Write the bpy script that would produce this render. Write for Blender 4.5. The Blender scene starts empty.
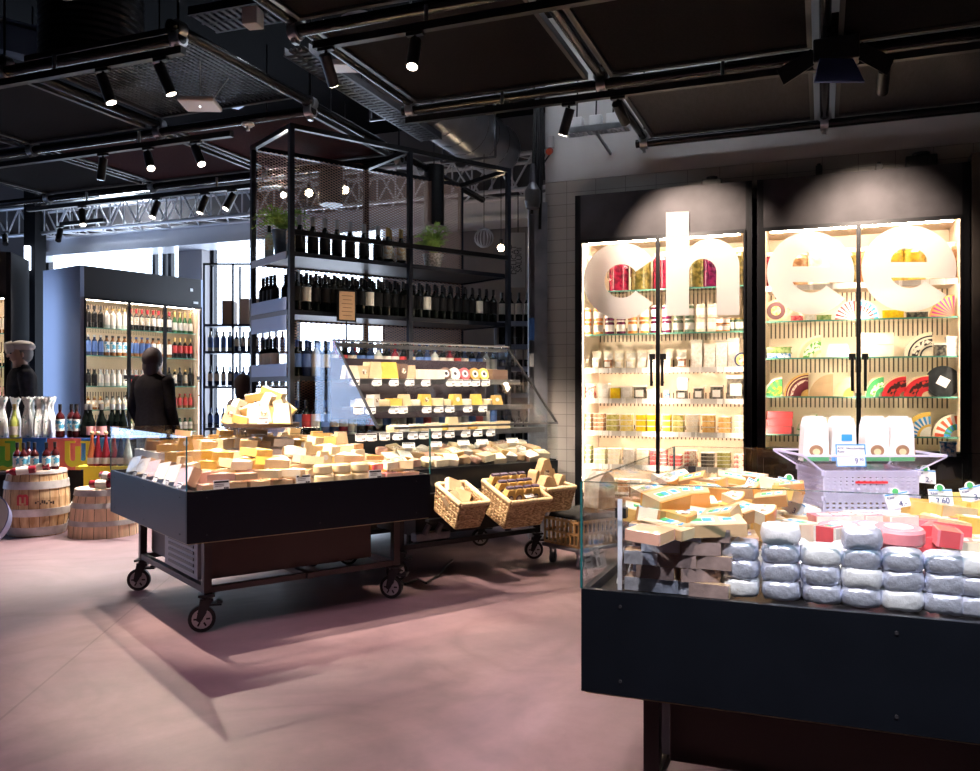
import bpy, math, random
from mathutils import Matrix, Vector
random.seed(7)
PI=math.pi; R=math.radians
sc=bpy.context.scene; COL=sc.collection
# ---------- camera calibration: a room frame (x along the tiled wall, y into the room)
H=1.35;F=845.0;CX=490.0;HY=390.0
AA=R(21.46);CA,SA=math.cos(AA),math.sin(AA)
def W(px,zc):
    xc=(px-CX)*zc/F; return (xc*CA-zc*SA, xc*SA+zc*CA)
def at(px,py,h):
    zc=F*(H-h)/(py-HY); return W(px,zc)
def aty(px,Y):
    k=(px-CX)/F; zc=Y/(k*SA+CA); return W(px,zc)[0],zc
def hg(py,zc): return H-(py-HY)*zc/F
TB=R(59.36);CB,SB=math.cos(TB),math.sin(TB)
C0=at(186.6,491.8,.808)
def B(u,v): return (C0[0]+u*CB-v*SB, C0[1]+u*SB+v*CB)
def toP(x,y,z):
    xc=x*CA+y*SA; zc=-x*SA+y*CA
    return (CX+F*xc/zc, HY-F*(z-H)/zc, zc)
def Bv(px,v):
    lo,hi=-3,9
    for i in range(40):
        m=(lo+hi)/2
        if toP(*B(m,v),1)[0]<px: lo=m
        else: hi=m
    return m
# ---------- materials
MATS={}
def mat(name,col,rough=.5,metal=0,noise=0,nscale=20,bump=0,bscale=80,trans=0,spec=.5,emit=0,coat=0,sss=0,ior=1.45,stretch=(1,1,1)):
    if name in MATS: return MATS[name]
    m=bpy.data.materials.new(name); m.use_nodes=True; nt=m.node_tree; b=nt.nodes['Principled BSDF']
    c=tuple(col)+(1,)
    b.inputs['Base Color'].default_value=c; b.inputs['Roughness'].default_value=rough; b.inputs['Metallic'].default_value=metal
    b.inputs['Specular IOR Level'].default_value=spec; b.inputs['Transmission Weight'].default_value=trans; b.inputs['IOR'].default_value=ior
    b.inputs['Coat Weight'].default_value=coat
    if sss: b.inputs['Subsurface Weight'].default_value=sss; b.inputs['Subsurface Radius'].default_value=(.02,.015,.01); b.inputs['Subsurface Scale'].default_value=.5
    if emit: b.inputs['Emission Color'].default_value=c; b.inputs['Emission Strength'].default_value=emit
    if noise or bump:
        tc=nt.nodes.new('ShaderNodeTexCoord'); mp=nt.nodes.new('ShaderNodeMapping'); nt.links.new(tc.outputs['Object'],mp.inputs[0]); mp.inputs['Scale'].default_value=stretch
    if noise:
        n=nt.nodes.new('ShaderNodeTexNoise'); n.inputs['Scale'].default_value=nscale; n.inputs['Detail'].default_value=6; nt.links.new(mp.outputs[0],n.inputs['Vector'])
        r=nt.nodes.new('ShaderNodeValToRGB'); nt.links.new(n.outputs[0],r.inputs[0])
        r.color_ramp.elements[0].position=.3; r.color_ramp.elements[1].position=.7
        r.color_ramp.elements[0].color=tuple(x*(1-noise) for x in col)+(1,); r.color_ramp.elements[1].color=tuple(min(1,x*(1+noise)) for x in col)+(1,)
        nt.links.new(r.outputs[0],b.inputs['Base Color'])
    if bump:
        n=nt.nodes.new('ShaderNodeTexNoise'); n.inputs['Scale'].default_value=bscale; n.inputs['Detail'].default_value=4; nt.links.new(mp.outputs[0],n.inputs['Vector'])
        bp=nt.nodes.new('ShaderNodeBump'); bp.inputs['Strength'].default_value=bump; bp.inputs['Distance'].default_value=.01
        nt.links.new(n.outputs[0],bp.inputs['Height']); nt.links.new(bp.outputs[0],b.inputs['Normal'])
    MATS[name]=m; return m
def spotmat(name,c1,c2,scale,lo=.45,hi=.55,rough=.5,metal=0,vor=False,stretch=(1,1,1),bump=0):
    """two colours mixed by a blotchy pattern (labels, prints, mould, wicker)"""
    if name in MATS: return MATS[name]
    m=mat(name,c1,rough,metal); nt=m.node_tree; b=nt.nodes['Principled BSDF']
    tc=nt.nodes.new('ShaderNodeTexCoord'); mp=nt.nodes.new('ShaderNodeMapping'); nt.links.new(tc.outputs['Object'],mp.inputs[0]); mp.inputs['Scale'].default_value=stretch
    if vor: n=nt.nodes.new('ShaderNodeTexVoronoi')
    else: n=nt.nodes.new('ShaderNodeTexNoise')
    n.inputs['Scale'].default_value=scale; nt.links.new(mp.outputs[0],n.inputs['Vector'])
    r=nt.nodes.new('ShaderNodeValToRGB'); nt.links.new(n.outputs[0],r.inputs[0])
    r.color_ramp.elements[0].position=lo; r.color_ramp.elements[1].position=hi
    r.color_ramp.elements[0].color=tuple(c1)+(1,); r.color_ramp.elements[1].color=tuple(c2)+(1,)
    nt.links.new(r.outputs[0],b.inputs['Base Color'])
    if bump:
        bp=nt.nodes.new('ShaderNodeBump'); bp.inputs['Strength'].default_value=bump; bp.inputs['Distance'].default_value=.01
        nt.links.new(n.outputs[0],bp.inputs['Height']); nt.links.new(bp.outputs[0],b.inputs['Normal'])
    return m
def glassmat(name,tint=(1,1,1),refl=.06,rough=.02):
    if name in MATS: return MATS[name]
    m=bpy.data.materials.new(name); m.use_nodes=True; nt=m.node_tree; nt.nodes.clear()
    o=nt.nodes.new('ShaderNodeOutputMaterial'); t=nt.nodes.new('ShaderNodeBsdfTransparent'); t.inputs[0].default_value=tuple(tint)+(1,)
    g=nt.nodes.new('ShaderNodeBsdfGlossy'); g.inputs['Roughness'].default_value=rough; g.inputs[0].default_value=(1,1,1,1)
    fr=nt.nodes.new('ShaderNodeLayerWeight'); fr.inputs[0].default_value=.5
    pw=nt.nodes.new('ShaderNodeMath'); pw.operation='POWER'; pw.inputs[1].default_value=4; nt.links.new(fr.outputs['Facing'],pw.inputs[0])
    mm=nt.nodes.new('ShaderNodeMath'); mm.operation='MULTIPLY_ADD'; mm.inputs[1].default_value=.55; mm.inputs[2].default_value=refl*.6; mm.use_clamp=True
    nt.links.new(pw.outputs[0],mm.inputs[0])
    mx=nt.nodes.new('ShaderNodeMixShader'); nt.links.new(mm.outputs[0],mx.inputs[0]); nt.links.new(t.outputs[0],mx.inputs[1]); nt.links.new(g.outputs[0],mx.inputs[2])
    nt.links.new(mx.outputs[0],o.inputs[0]); MATS[name]=m; return m
def translmat(name,col,tr=.5,rough=.6,alpha=1):
    if name in MATS: return MATS[name]
    m=bpy.data.materials.new(name); m.use_nodes=True; nt=m.node_tree; nt.nodes.clear()
    o=nt.nodes.new('ShaderNodeOutputMaterial'); d=nt.nodes.new('ShaderNodeBsdfDiffuse'); t=nt.nodes.new('ShaderNodeBsdfTranslucent'); c=tuple(col)+(1,)
    d.inputs[0].default_value=c; t.inputs[0].default_value=c; mx=nt.nodes.new('ShaderNodeMixShader'); mx.inputs[0].default_value=tr
    nt.links.new(d.outputs[0],mx.inputs[1]); nt.links.new(t.outputs[0],mx.inputs[2]); last=mx
    if alpha<1:
        tt=nt.nodes.new('ShaderNodeBsdfTransparent'); m2=nt.nodes.new('ShaderNodeMixShader'); m2.inputs[0].default_value=alpha
        nt.links.new(tt.outputs[0],m2.inputs[1]); nt.links.new(mx.outputs[0],m2.inputs[2]); last=m2
    nt.links.new(last.outputs[0],o.inputs[0]); MATS[name]=m; return m
def emitmat(name,col,s):
    if name in MATS: return MATS[name]
    m=bpy.data.materials.new(name); m.use_nodes=True; nt=m.node_tree; b=nt.nodes['Principled BSDF']
    b.inputs['Base Color'].default_value=(.8,.8,.8,1); b.inputs['Emission Color'].default_value=tuple(col)+(1,); b.inputs['Emission Strength'].default_value=s
    MATS[name]=m; return m
# ---------- mesh builder
class MB:
    def __init__(s): s.v=[];s.f=[];s.m=[];s.s=[];s.mi=0;s.T=None
    def add(s,vs,fs,smooth=False,mi=None):
        b=len(s.v)
        for p in vs:
            p=Vector(p)
            if s.T is not None: p=s.T@p
            s.v.append(tuple(p))
        for f in fs:
            s.f.append([b+i for i in f]); s.m.append(s.mi if mi is None else mi); s.s.append(smooth)
        return s
    def box(s,c,d,rz=0,mi=None,taper=1,M=None):
        x,y,z=d[0]/2,d[1]/2,d[2]/2; vs=[]
        for k in (-1,1):
            t=taper if k>0 else 1
            for (i,j) in ((-1,-1),(1,-1),(1,1),(-1,1)): vs.append(Vector((i*x*t,j*y*t,k*z)))
        m=M if M is not None else Matrix.Rotation(rz,4,'Z')
        vs=[m@p+Vector(c) for p in vs]
        return s.add(vs,[(3,2,1,0),(4,5,6,7),(0,1,5,4),(1,2,6,5),(2,3,7,6),(3,0,4,7)],mi=mi)
    def b2(s,a,b,mi=None):
        return s.box([(a[i]+b[i])/2 for i in range(3)],[abs(b[i]-a[i]) for i in range(3)],mi=mi)
    def cyl(s,p0,p1,r0,r1=None,n=12,mi=None,caps=True,mic=None):
        r1=r0 if r1 is None else r1; p0=Vector(p0);p1=Vector(p1);d=(p1-p0).normalized()
        a=d.orthogonal().normalized();b=d.cross(a)
        ring=lambda p,r:[p+a*math.cos(2*PI*i/n)*r+b*math.sin(2*PI*i/n)*r for i in range(n)]
        s.add(ring(p0,r0)+ring(p1,r1),[(i,(i+1)%n,n+(i+1)%n,n+i) for i in range(n)],True,mi)
        if caps:
            s.add(ring(p0,r0),[tuple(range(n))[::-1]],False,mi if mic is None else mic); s.add(ring(p1,r1),[tuple(range(n))],False,mi if mic is None else mic)
        return s
    def bar(s,p0,p1,w,h=None,mi=None):
        h=w if h is None else h; p0=Vector(p0);p1=Vector(p1);d=(p1-p0).normalized()
        up=Vector((0,0,1)) if abs(d.z)<.9 else Vector((0,1,0))
        a=d.cross(up).normalized()*w/2; b=a.cross(d).normalized()*h/2
        vs=[p+i*a+j*b for p in (p0,p1) for (i,j) in ((-1,-1),(1,-1),(1,1),(-1,1))]
        return s.add(vs,[(0,1,2,3),(7,6,5,4),(0,4,5,1),(1,5,6,2),(2,6,7,3),(3,7,4,0)],mi=mi)
    def lathe(s,prof,n=16,c=(0,0,0),mis=None,smooth=True):
        vs=[(c[0]+r*math.cos(2*PI*i/n),c[1]+r*math.sin(2*PI*i/n),c[2]+z) for r,z in prof for i in range(n)]
        for k in range(len(prof)-1):
            fs=[(k*n+i,k*n+(i+1)%n,(k+1)*n+(i+1)%n,(k+1)*n+i) for i in range(n)]
            s.add([vs[j] for j in range(k*n,(k+2)*n)],[tuple(x-k*n for x in f) for f in fs],smooth,None if mis is None else mis[k])
        s.add(vs[:n],[tuple(range(n))[::-1]],False,None if mis is None else mis[0])
        s.add(vs[-n:],[tuple(range(n))],False,None if mis is None else mis[-1])
        return s
    def prism(s,poly,y0,y1,mi=None,axis='y',mic=None):
        n=len(poly)
        P=(lambda a,b,t:(a,t,b)) if axis=='y' else ((lambda a,b,t:(a,b,t)) if axis=='z' else (lambda a,b,t:(t,a,b)))
        vs=[P(a,b,y0) for a,b in poly]+[P(a,b,y1) for a,b in poly]
        s.add(vs,[(i,(i+1)%n,n+(i+1)%n,n+i) for i in range(n)],False,mi)
        s.add(vs,[tuple(range(n))[::-1],tuple(range(n,2*n))],False,mi if mic is None else mic)
        return s
    def sphere(s,c,r,n=10,mi=None,sc=(1,1,1)):
        vs=[];m=n//2
        for j in range(m+1):
            t=PI*j/m
            for i in range(n): vs.append((c[0]+sc[0]*r*math.sin(t)*math.cos(2*PI*i/n),c[1]+sc[1]*r*math.sin(t)*math.sin(2*PI*i/n),c[2]+sc[2]*r*math.cos(t)))
        return s.add(vs,[(j*n+i,(j+1)*n+i,(j+1)*n+(i+1)%n,j*n+(i+1)%n) for j in range(m) for i in range(n)],True,mi)
    def mesh(s,name,mats):
        me=bpy.data.meshes.new(name); me.from_pydata(s.v,[],s.f)
        for m in (mats if isinstance(mats,(list,tuple)) else [mats]): me.materials.append(m)
        for p,mi,sm in zip(me.polygons,s.m,s.s): p.material_index=mi; p.use_smooth=sm
        me.update()
        import bmesh
        bm=bmesh.new(); bm.from_mesh(me); bmesh.ops.remove_doubles(bm,verts=bm.verts,dist=1e-6) if False else None
        bmesh.ops.recalc_face_normals(bm,faces=bm.faces); bm.to_mesh(me); bm.free()
        return me
def setp(o,parent=None,loc=(0,0,0),rz=0,rot=None):
    o.location=loc; o.rotation_euler=rot if rot is not None else (0,0,rz)
    if parent: o.parent=parent
    COL.objects.link(o); return o
def tag(o,label=None,cat=None,group=None,kind=None):
    if label: o['label']=label
    if cat: o['category']=cat
    if group: o['group']=group
    if kind: o['kind']=kind
    return o
def thing(name,label,cat,loc=(0,0,0),rz=0,group=None,rot=None):
    o=bpy.data.objects.new(name,None); o.empty_display_size=.1; setp(o,None,loc,rz,rot); return tag(o,label,cat,group)
def part(mb,name,mats,parent=None,label=None,loc=(0,0,0),rz=0,rot=None,bevel=0):
    me=mb.mesh(name,mats) if isinstance(mb,MB) else mb
    o=setp(bpy.data.objects.new(name,me),parent,loc,rz,rot)
    if label: o['label']=label
    if bevel:
        b=o.modifiers.new('bevel','BEVEL'); b.width=bevel; b.segments=2; b.limit_method='ANGLE'
    return o
def solo(mb,name,mats,label,cat,loc=(0,0,0),rz=0,group=None,rot=None,bevel=0,kind=None):
    return tag(part(mb,name,mats,None,None,loc,rz,rot,bevel),label,cat,group,kind)
def struct(mb,name,mats,loc=(0,0,0),rz=0): return tag(part(mb,name,mats,None,None,loc,rz),kind='structure')
def dup(root,loc,rz=None,label=None,group=None,rot=None):
    def rec(o,p):
        c=o.copy(); COL.objects.link(c)
        if p: c.parent=p
        for ch in o.children: rec(ch,c)
        return c
    r=rec(root,None); r.location=loc
    if rz is not None: r.rotation_euler=(0,0,rz)
    if rot is not None: r.rotation_euler=rot
    if label: r['label']=label
    if group: r['group']=group
    return r
ORD=['first','second','third','fourth','fifth','sixth','seventh','eighth','ninth','tenth','eleventh','twelfth','thirteenth','fourteenth','fifteenth','sixteenth','seventeenth','eighteenth','nineteenth','twentieth']+['twenty-'+w for w in ('first','second','third','fourth','fifth','sixth','seventh','eighth','ninth')]
def outline(loops,depth):
    """closed 2D loops (holes allowed) -> thin solid mesh in the local XY plane"""
    cu=bpy.data.curves.new('o','CURVE'); cu.dimensions='2D'; cu.fill_mode='BOTH'; cu.extrude=depth/2
    for lp in loops:
        sp=cu.splines.new('POLY'); sp.points.add(len(lp)-1)
        for p,(x,y) in zip(sp.points,lp): p.co=(x,y,0,1)
        sp.use_cyclic_u=True
    o=bpy.data.objects.new('o',cu); COL.objects.link(o); dg=bpy.context.evaluated_depsgraph_get()
    me=bpy.data.meshes.new_from_object(o.evaluated_get(dg)); bpy.data.objects.remove(o); me.materials.clear(); return me
def textmesh(txt,size,m,align='CENTER',ext=.001):
    cu=bpy.data.curves.new('t','FONT'); cu.body=txt; cu.size=size; cu.align_x=align; cu.extrude=ext
    o=bpy.data.objects.new('t',cu); COL.objects.link(o); dg=bpy.context.evaluated_depsgraph_get()
    me=bpy.data.meshes.new_from_object(o.evaluated_get(dg)); bpy.data.objects.remove(o); me.materials.clear(); me.materials.append(m); return me
# common materials
BLK=mat('black_powdercoat',(.012,.012,.014),.38,0,.3,30,.05,300)
BLKS=mat('black_satin_steel',(.02,.02,.023),.3,.6)
PANEL=mat('blue_black_sheet_metal',(.004,.0055,.009),.34,.0,.15,6,.03,200,spec=.36)
STEEL=mat('galvanised_steel',(.52,.53,.55),.32,1,.2,9)
STEELD=mat('brushed_dark_steel',(.2,.2,.22),.35,.9,.15,12)
WHITE=mat('white_card',(.86,.86,.86),.5)
WHITEP=mat('white_plastic',(.8,.8,.8),.35)
RUB=mat('black_rubber',(.01,.01,.01),.6)
GLASS=glassmat('clear_glass',(.97,.985,.985),.055)
GEDGE=mat('green_glass_edge',(.02,.13,.14),.15)
DOORG=glassmat('door_glass',(.99,.985,.98),.04)
ACR=glassmat('clear_acrylic',(.95,.95,.985),.09,.05)
BLUEL=mat('blue_print',(.05,.32,.72),.5); GREENL=mat('green_print',(.06,.36,.12),.5); REDL=mat('red_print',(.65,.03,.04),.5); YEL=mat('yellow_print',(.85,.6,.03),.5)
INK=mat('black_ink',(.02,.02,.025),.5)
LEDW=emitmat("warm_led_strip",(1,.82,.62),88)
# ================= SETTING =================
def nodemat(name): 
    m=bpy.data.materials.new(name); m.use_nodes=True; return m,m.node_tree,m.node_tree.nodes['Principled BSDF']
m,nt,b=nodemat('polished_concrete'); FLOORM=m
tc=nt.nodes.new('ShaderNodeTexCoord')
def N(t,**k):
    n=nt.nodes.new(t)
    for a,v in k.items(): n.inputs[a].default_value=v
    return n
n1=N('ShaderNodeTexNoise',Scale=.55,Detail=8,Roughness=.65,Distortion=1.4); n2=N('ShaderNodeTexNoise',Scale=9,Detail=8,Roughness=.7); n3=N('ShaderNodeTexNoise',Scale=.9,Detail=5,Distortion=1.2)
for n in (n1,n2,n3): nt.links.new(tc.outputs['Object'],n.inputs['Vector'])
r1=nt.nodes.new('ShaderNodeValToRGB'); nt.links.new(n1.outputs[0],r1.inputs[0])
r1.color_ramp.elements[0].position=.3; r1.color_ramp.elements[1].position=.7
r1.color_ramp.elements[0].color=(.155,.098,.118,1); r1.color_ramp.elements[1].color=(.275,.180,.192,1)
r3=nt.nodes.new('ShaderNodeValToRGB'); nt.links.new(n3.outputs[0],r3.inputs[0])
e=r3.color_ramp.elements; e[0].position=.42; e[0].color=(1,1,1,1); e[1].position=.5; e[1].color=(.82,.80,.81,1); x=e.new(.6); x.color=(1,1,1,1)
r2=nt.nodes.new('ShaderNodeValToRGB'); nt.links.new(n2.outputs[0],r2.inputs[0]); r2.color_ramp.elements[0].color=(.86,.86,.86,1); r2.color_ramp.elements[0].position=.3; r2.color_ramp.elements[1].position=.7
br=N('ShaderNodeTexBrick',Scale=1.0); br.inputs['Color1'].default_value=br.inputs['Color2'].default_value=(1,1,1,1); br.inputs['Mortar'].default_value=(.72,.68,.68,1)
br.inputs['Mortar Size'].default_value=.006; br.inputs['Brick Width'].default_value=4.2; br.inputs['Row Height'].default_value=4.2; br.offset=0
mp=nt.nodes.new('ShaderNodeMapping'); mp.inputs['Rotation'].default_value=(0,0,R(62)); mp.inputs['Location'].default_value=(2.9,1.6,0); nt.links.new(tc.outputs['Object'],mp.inputs[0]); nt.links.new(mp.outputs[0],br.inputs['Vector'])
last=r1
for r in (r2,r3,br):
    mx=nt.nodes.new('ShaderNodeMix'); mx.data_type='RGBA'; mx.blend_type='MULTIPLY'; mx.inputs[0].default_value=1
    nt.links.new(last.outputs[2] if last.type=='MIX' else last.outputs[0],mx.inputs[6]); nt.links.new(r.outputs[0],mx.inputs[7]); last=mx
nt.links.new(last.outputs[2],b.inputs['Base Color'])
rr=nt.nodes.new('ShaderNodeMapRange'); rr.inputs[3].default_value=.40; rr.inputs[4].default_value=.65; nt.links.new(n1.outputs[0],rr.inputs[0]); nt.links.new(rr.outputs[0],b.inputs['Roughness'])
bp=nt.nodes.new('ShaderNodeBump'); bp.inputs['Strength'].default_value=.06; nt.links.new(n2.outputs[0],bp.inputs['Height']); nt.links.new(bp.outputs[0],b.inputs['Normal'])
# grey wall tiles, stack bond
m,nt,b=nodemat('grey_glazed_wall_tile'); TILE=m
tc=nt.nodes.new('ShaderNodeTexCoord'); sp=nt.nodes.new('ShaderNodeSeparateXYZ'); cb=nt.nodes.new('ShaderNodeCombineXYZ'); nt.links.new(tc.outputs['Object'],sp.inputs[0]); nt.links.new(sp.outputs[0],cb.inputs[0]); nt.links.new(sp.outputs[2],cb.inputs[1])
br=N('ShaderNodeTexBrick',Scale=1.0); br.offset=0; br.inputs['Color1'].default_value=(.40,.37,.35,1); br.inputs['Color2'].default_value=(.44,.41,.385,1); br.inputs['Mortar'].default_value=(.20,.19,.18,1)
br.inputs['Mortar Size'].default_value=.0025; br.inputs['Brick Width'].default_value=.27; br.inputs['Row Height'].default_value=.106
mp=nt.nodes.new('ShaderNodeMapping'); mp.inputs['Location'].default_value=(.0,-3.248,0); nt.links.new(cb.outputs[0],mp.inputs[0]); nt.links.new(mp.outputs[0],br.inputs['Vector']); nt.links.new(br.outputs[0],b.inputs['Base Color']); b.inputs['Roughness'].default_value=.35
PLASTER=mat('off_white_plaster',(.62,.60,.59),.8,0,.06,3)
GREYW=mat('grey_wall_paint',(.16,.15,.155),.7,0,.08,3)
DARKW=mat('dark_wall_paint',(.022,.022,.025),.85,spec=.15)
CEILM=mat('black_ceiling_paint',(.006,.006,.007),.9,spec=.08)
struct(MB().b2((-13,-3.5,-.1),(5.6,10.2,0)),'floor',FLOORM)
struct(MB().b2((-13,-3.5,4.75),(5.6,10.2,4.85)),'ceiling',CEILM)
LW=(4.2,7.9,.5,3.2)
struct(MB().b2((-13.1,-3.5,0),(-13,LW[0],4.75)).b2((-13.1,LW[1],0),(-13,10.2,4.75)).b2((-13.1,LW[0],0),(-13,LW[1],LW[2])).b2((-13.1,LW[0],LW[3]),(-13,LW[1],4.75)),'wall_left',GREYW)
struct(MB().b2((5.5,-3.5,0),(5.6,10.2,4.75)),'wall_right',DARKW)
struct(MB().b2((-13,-3.6,0),(5.5,-3.5,4.75)),'wall_front',DARKW)
mb=MB(); w=[(-11.52,-8.62),(-8.28,-5.39)]
mb.b2((-13,9.9,0),(w[0][0],10.1,4.75)); mb.b2((w[0][1],9.9,0),(w[1][0],10.1,4.75)); mb.b2((w[1][1],9.9,0),(5.6,10.1,4.75))
for a,c in w: mb.b2((a,9.9,0),(c,10.1,.35)); mb.b2((a,9.9,3.5),(c,10.1,4.75))
struct(mb,'wall_back',GREYW)
WX=-2.363; FY=7.2
FX={k:aty(k,FY)[0] for k in (575,578,745,765,962,985)}
mb=MB()
mb.b2((WX,7.4,0),(FX[575],7.9,3.248)); mb.b2((FX[575],7.4,2.95),(5.5,7.9,3.248)); mb.b2((FX[575],7.9,0),(5.5,8.0,3.248))
struct(mb,'wall_side',TILE)
struct(MB().b2((WX,7.395,3.25),(5.5,8.0,4.75)),'wall_upper',PLASTER)
# windows
def window(name,x0,x1,mull):
    m=MB(); y0,y1=9.95,10.03
    for z in (.35,3.44): m.b2((x0,y0,z),(x1,y1,z+.06))
    for x in [x0,x1-.06]+mull: m.b2((x,y0,.41),(x+.06,y1,3.44))
    t=struct(m,name,BLKS)
    part(MB().b2((x0+.06,9.98,.41),(x1-.06,9.99,3.44)),'pane',glassmat('window_glass',(.97,.985,1),.05),t); return t
k1=aty(152,9.95)[0]; k2=aty(163,9.95)[0]; k3=aty(168,9.95)[0]
window('window_1',-11.52,-8.62,[k1,k2-.02,k3])
window('window_2',-8.28,-5.39,[-6.85])
m=MB(); y0,y1,z0,z1=LW
for z in (z0,z1-.06): m.b2((-13.08,y0,z),(-13.0,y1,z+.06))
for y in (y0,(y0+y1)/2,y1-.06): m.b2((-13.08,y,z0+.06),(-13.0,y+.06,z1-.06))
t=struct(m,'window_3',BLKS); part(MB().b2((-13.045,y0+.06,z0+.06),(-13.035,y1-.06,z1-.06)),'pane',glassmat('tinted_window_glass',(.62,.68,.78),.05),t)
# dark column and the pale strip light beside the window
c=W(35,12.2); struct(MB().box((0,0,2.4),(.16,.3,4.8)),'trim_1',mat('matt_black_trim',(.006,.006,.007),.9,spec=.1),loc=(c[0],c[1],0),rz=AA)
c=W(13,12.6); struct(MB().box((0,0,2.35),(.5,.12,4.7)),'trim_2',mat('warm_grey_panel',(.12,.11,.11),.6),loc=(c[0],c[1],0),rz=AA)
c=W(27.5,12.0); o=solo(MB().box((0,0,0),(.07,.05,.34)),'wall_lamp',[emitmat('cold_lamp',(.7,.8,1),5)],'small upright cold white strip lamp on the dark column left of the window','lamp',(c[0],c[1],hg(258,12.0)),AA)
# roller-shutter beam under the truss
BEAM=mat('satin_aluminium_beam',(.75,.76,.80),.3,.3)
struct(MB().b2((-11.9,9.42,3.36),(-2.6,9.85,3.62)).b2((-11.9,9.36,3.36),(-2.6,9.42,3.42)),'trim_3',BEAM)
# slender white upright between the two windows
c=aty(204,9.7)[0]
struct(MB().b2((-8.66,9.72,0),(-8.24,9.88,3.4)),'trim_4',mat('taupe_panel',(.22,.2,.2),.6))
# ---------- truss
t=thing('lattice_truss','long silver aluminium box truss hung below the ceiling over the window','truss',(-7,9.2,3.82))
L=4.72;hh=.2
m=MB()
for y in (-hh*.9,hh*.9):
    for z in (-hh,hh): m.cyl((-L,y,z),(L,y,z),.026,n=8)
TRS=mat('bright_aluminium',(.80,.81,.84),.3,.35); part(m,'chord_tubes',TRS,t)
m=MB(); n=38
for i in range(n):
    x0=-L+i*2*L/n; x1=x0+2*L/n; q=(1,-1)[i%2]
    for y in (-hh*.9,hh*.9): m.cyl((x0,y,-hh*q),(x1,y,hh*q),.013,n=6,caps=False)
    for z in (-hh,hh): m.cyl((x0,-hh*.9*q,z),(x1,hh*.9*q,z),.013,n=6,caps=False)
    m.cyl((x0,-hh*.9,-hh),(x0,-hh*.9,hh),.011,n=6,caps=False)
part(m,'lattice_braces',TRS,t)
part(MB().box((-L-.02,0,0),(.03,.5,.56)),'end_plate',BLKS,t)
# cold linear lamps above the truss; more added unseen behind the grids
def lamp_strip(x,y,z,L,label,s=14,rz=0):
    t=thing('linear_lamp',label,'lamp',(x,y,z),rz)
    part(MB().b2((-L/2,-.05,.0),(L/2,.05,.06)),'housing',STEELD,t)
    if z<4.6:
        for q in (-L*.35,L*.35): part(MB().cyl((q,0,.06),(q,0,4.75-z),.006,n=6),'hanging_rod',BLKS,t)
    part(MB().b2((-L/2+.02,-.04,-.012),(L/2-.02,.04,0)),'diffuser',emitmat('cold_tube_%g'%s,(.8,.88,1),s),t)
for a,b_,py,lab in ((72,132,188,'highest of three'),(92,156,194,'middle of three'),(120,165,202,'lowest of three')):
    z=4.2; p0=at(a,py,z); p1=at(b_,py-(b_-a)*.06,z); lamp_strip((p0[0]+p1[0])/2,(p0[1]+p1[1])/2,z,abs(p1[0]-p0[0]),f'cold white linear ceiling lamp above the truss, {lab}',45)
lamp_strip(-3.2,5.8,4.69,1.6,'cold linear ceiling lamp above the wine rack near the silver duct',22)  # added lamp, out of sight, brightening the duct
lamp_strip(-1.6,6.5,4.69,1.8,'linear ceiling lamp above the black panels by the plaster wall',22)  # likewise added unseen, brightening the upper wall strip
# ---------- lighting grids
PIPE=mat('black_pipe',(.018,.018,.02),.22,.5)
GZ=3.48
def grid(name,label,xs,ys,xr,yr,skip=()):
    t=thing(name,label,'pipe grid',(xs[0],ys[0],GZ))
    ox,oy=xs[0],ys[0]
    for y,(a,b_) in zip(ys,xr):
        part(MB().cyl((a-ox,y-oy,0),(b_-ox,y-oy,0),.036,n=12),'pipe',PIPE,t)
    for x,(a,b_) in zip(xs,yr):
        part(MB().cyl((x-ox,a-oy,.055),(x-ox,b_-oy,.055),.036,n=12),'pipe',PIPE,t)
    cl=MB(); cl.cyl((-.03,0,0),(.03,0,0),.055,n=10); cl.cyl((0,-.03,.055),(0,.03,.055),.055,n=10); cl.box((0,0,-.05),(.03,.04,.05)); cl.cyl((0,-.03,-.06),(0,.03,-.06),.014,n=6); me=cl.mesh('clamp',STEEL)
    for i,x in enumerate(xs):
        for j,y in enumerate(ys):
            if (i,j) in skip or not (xr[j][0]-.1<=x<=xr[j][1]+.1): continue
            part(me,'clamp',None,t,loc=(x-ox,y-oy,0))
    for y,(a,b_) in zip(ys,xr):                     # drop rods to the slab
        for x in xs:
            if a-.1<=x<=b_+.1: part(MB().cyl((x-ox,y-oy,.1),(x-ox,y-oy,1.33),.008,n=6),'hanging_rod',BLKS,t)
    return t
KG=1.029; g1x=[q*KG for q in (-9.2,-7.78,-6.34,-4.95,-3.53)]; g1y=[q*KG for q in (3.96,5.34,6.75)]
grid('lighting_grid','left grid of black ceiling pipes joined by steel clamps over the shop floor',g1x,g1y,[(-10.5,-3.6)]*3,[(4.0,7.0)]*4+[(4.0,9.0)])
g2x=[q*KG for q in (-2.83,-1.39,.016,1.42)]; g2y=[q*KG for q in (2.7,4.13,5.6,7.07)]
grid('lighting_grid','right grid of black ceiling pipes joined by steel clamps before the tiled wall',g2x,g2y,[(-2.93,3.5),(-2.93,3.5),(-2.98,3.5),(-1.5,3.5)],[(2.7,5.8)]+[(2.7,7.3)]*3)
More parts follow.
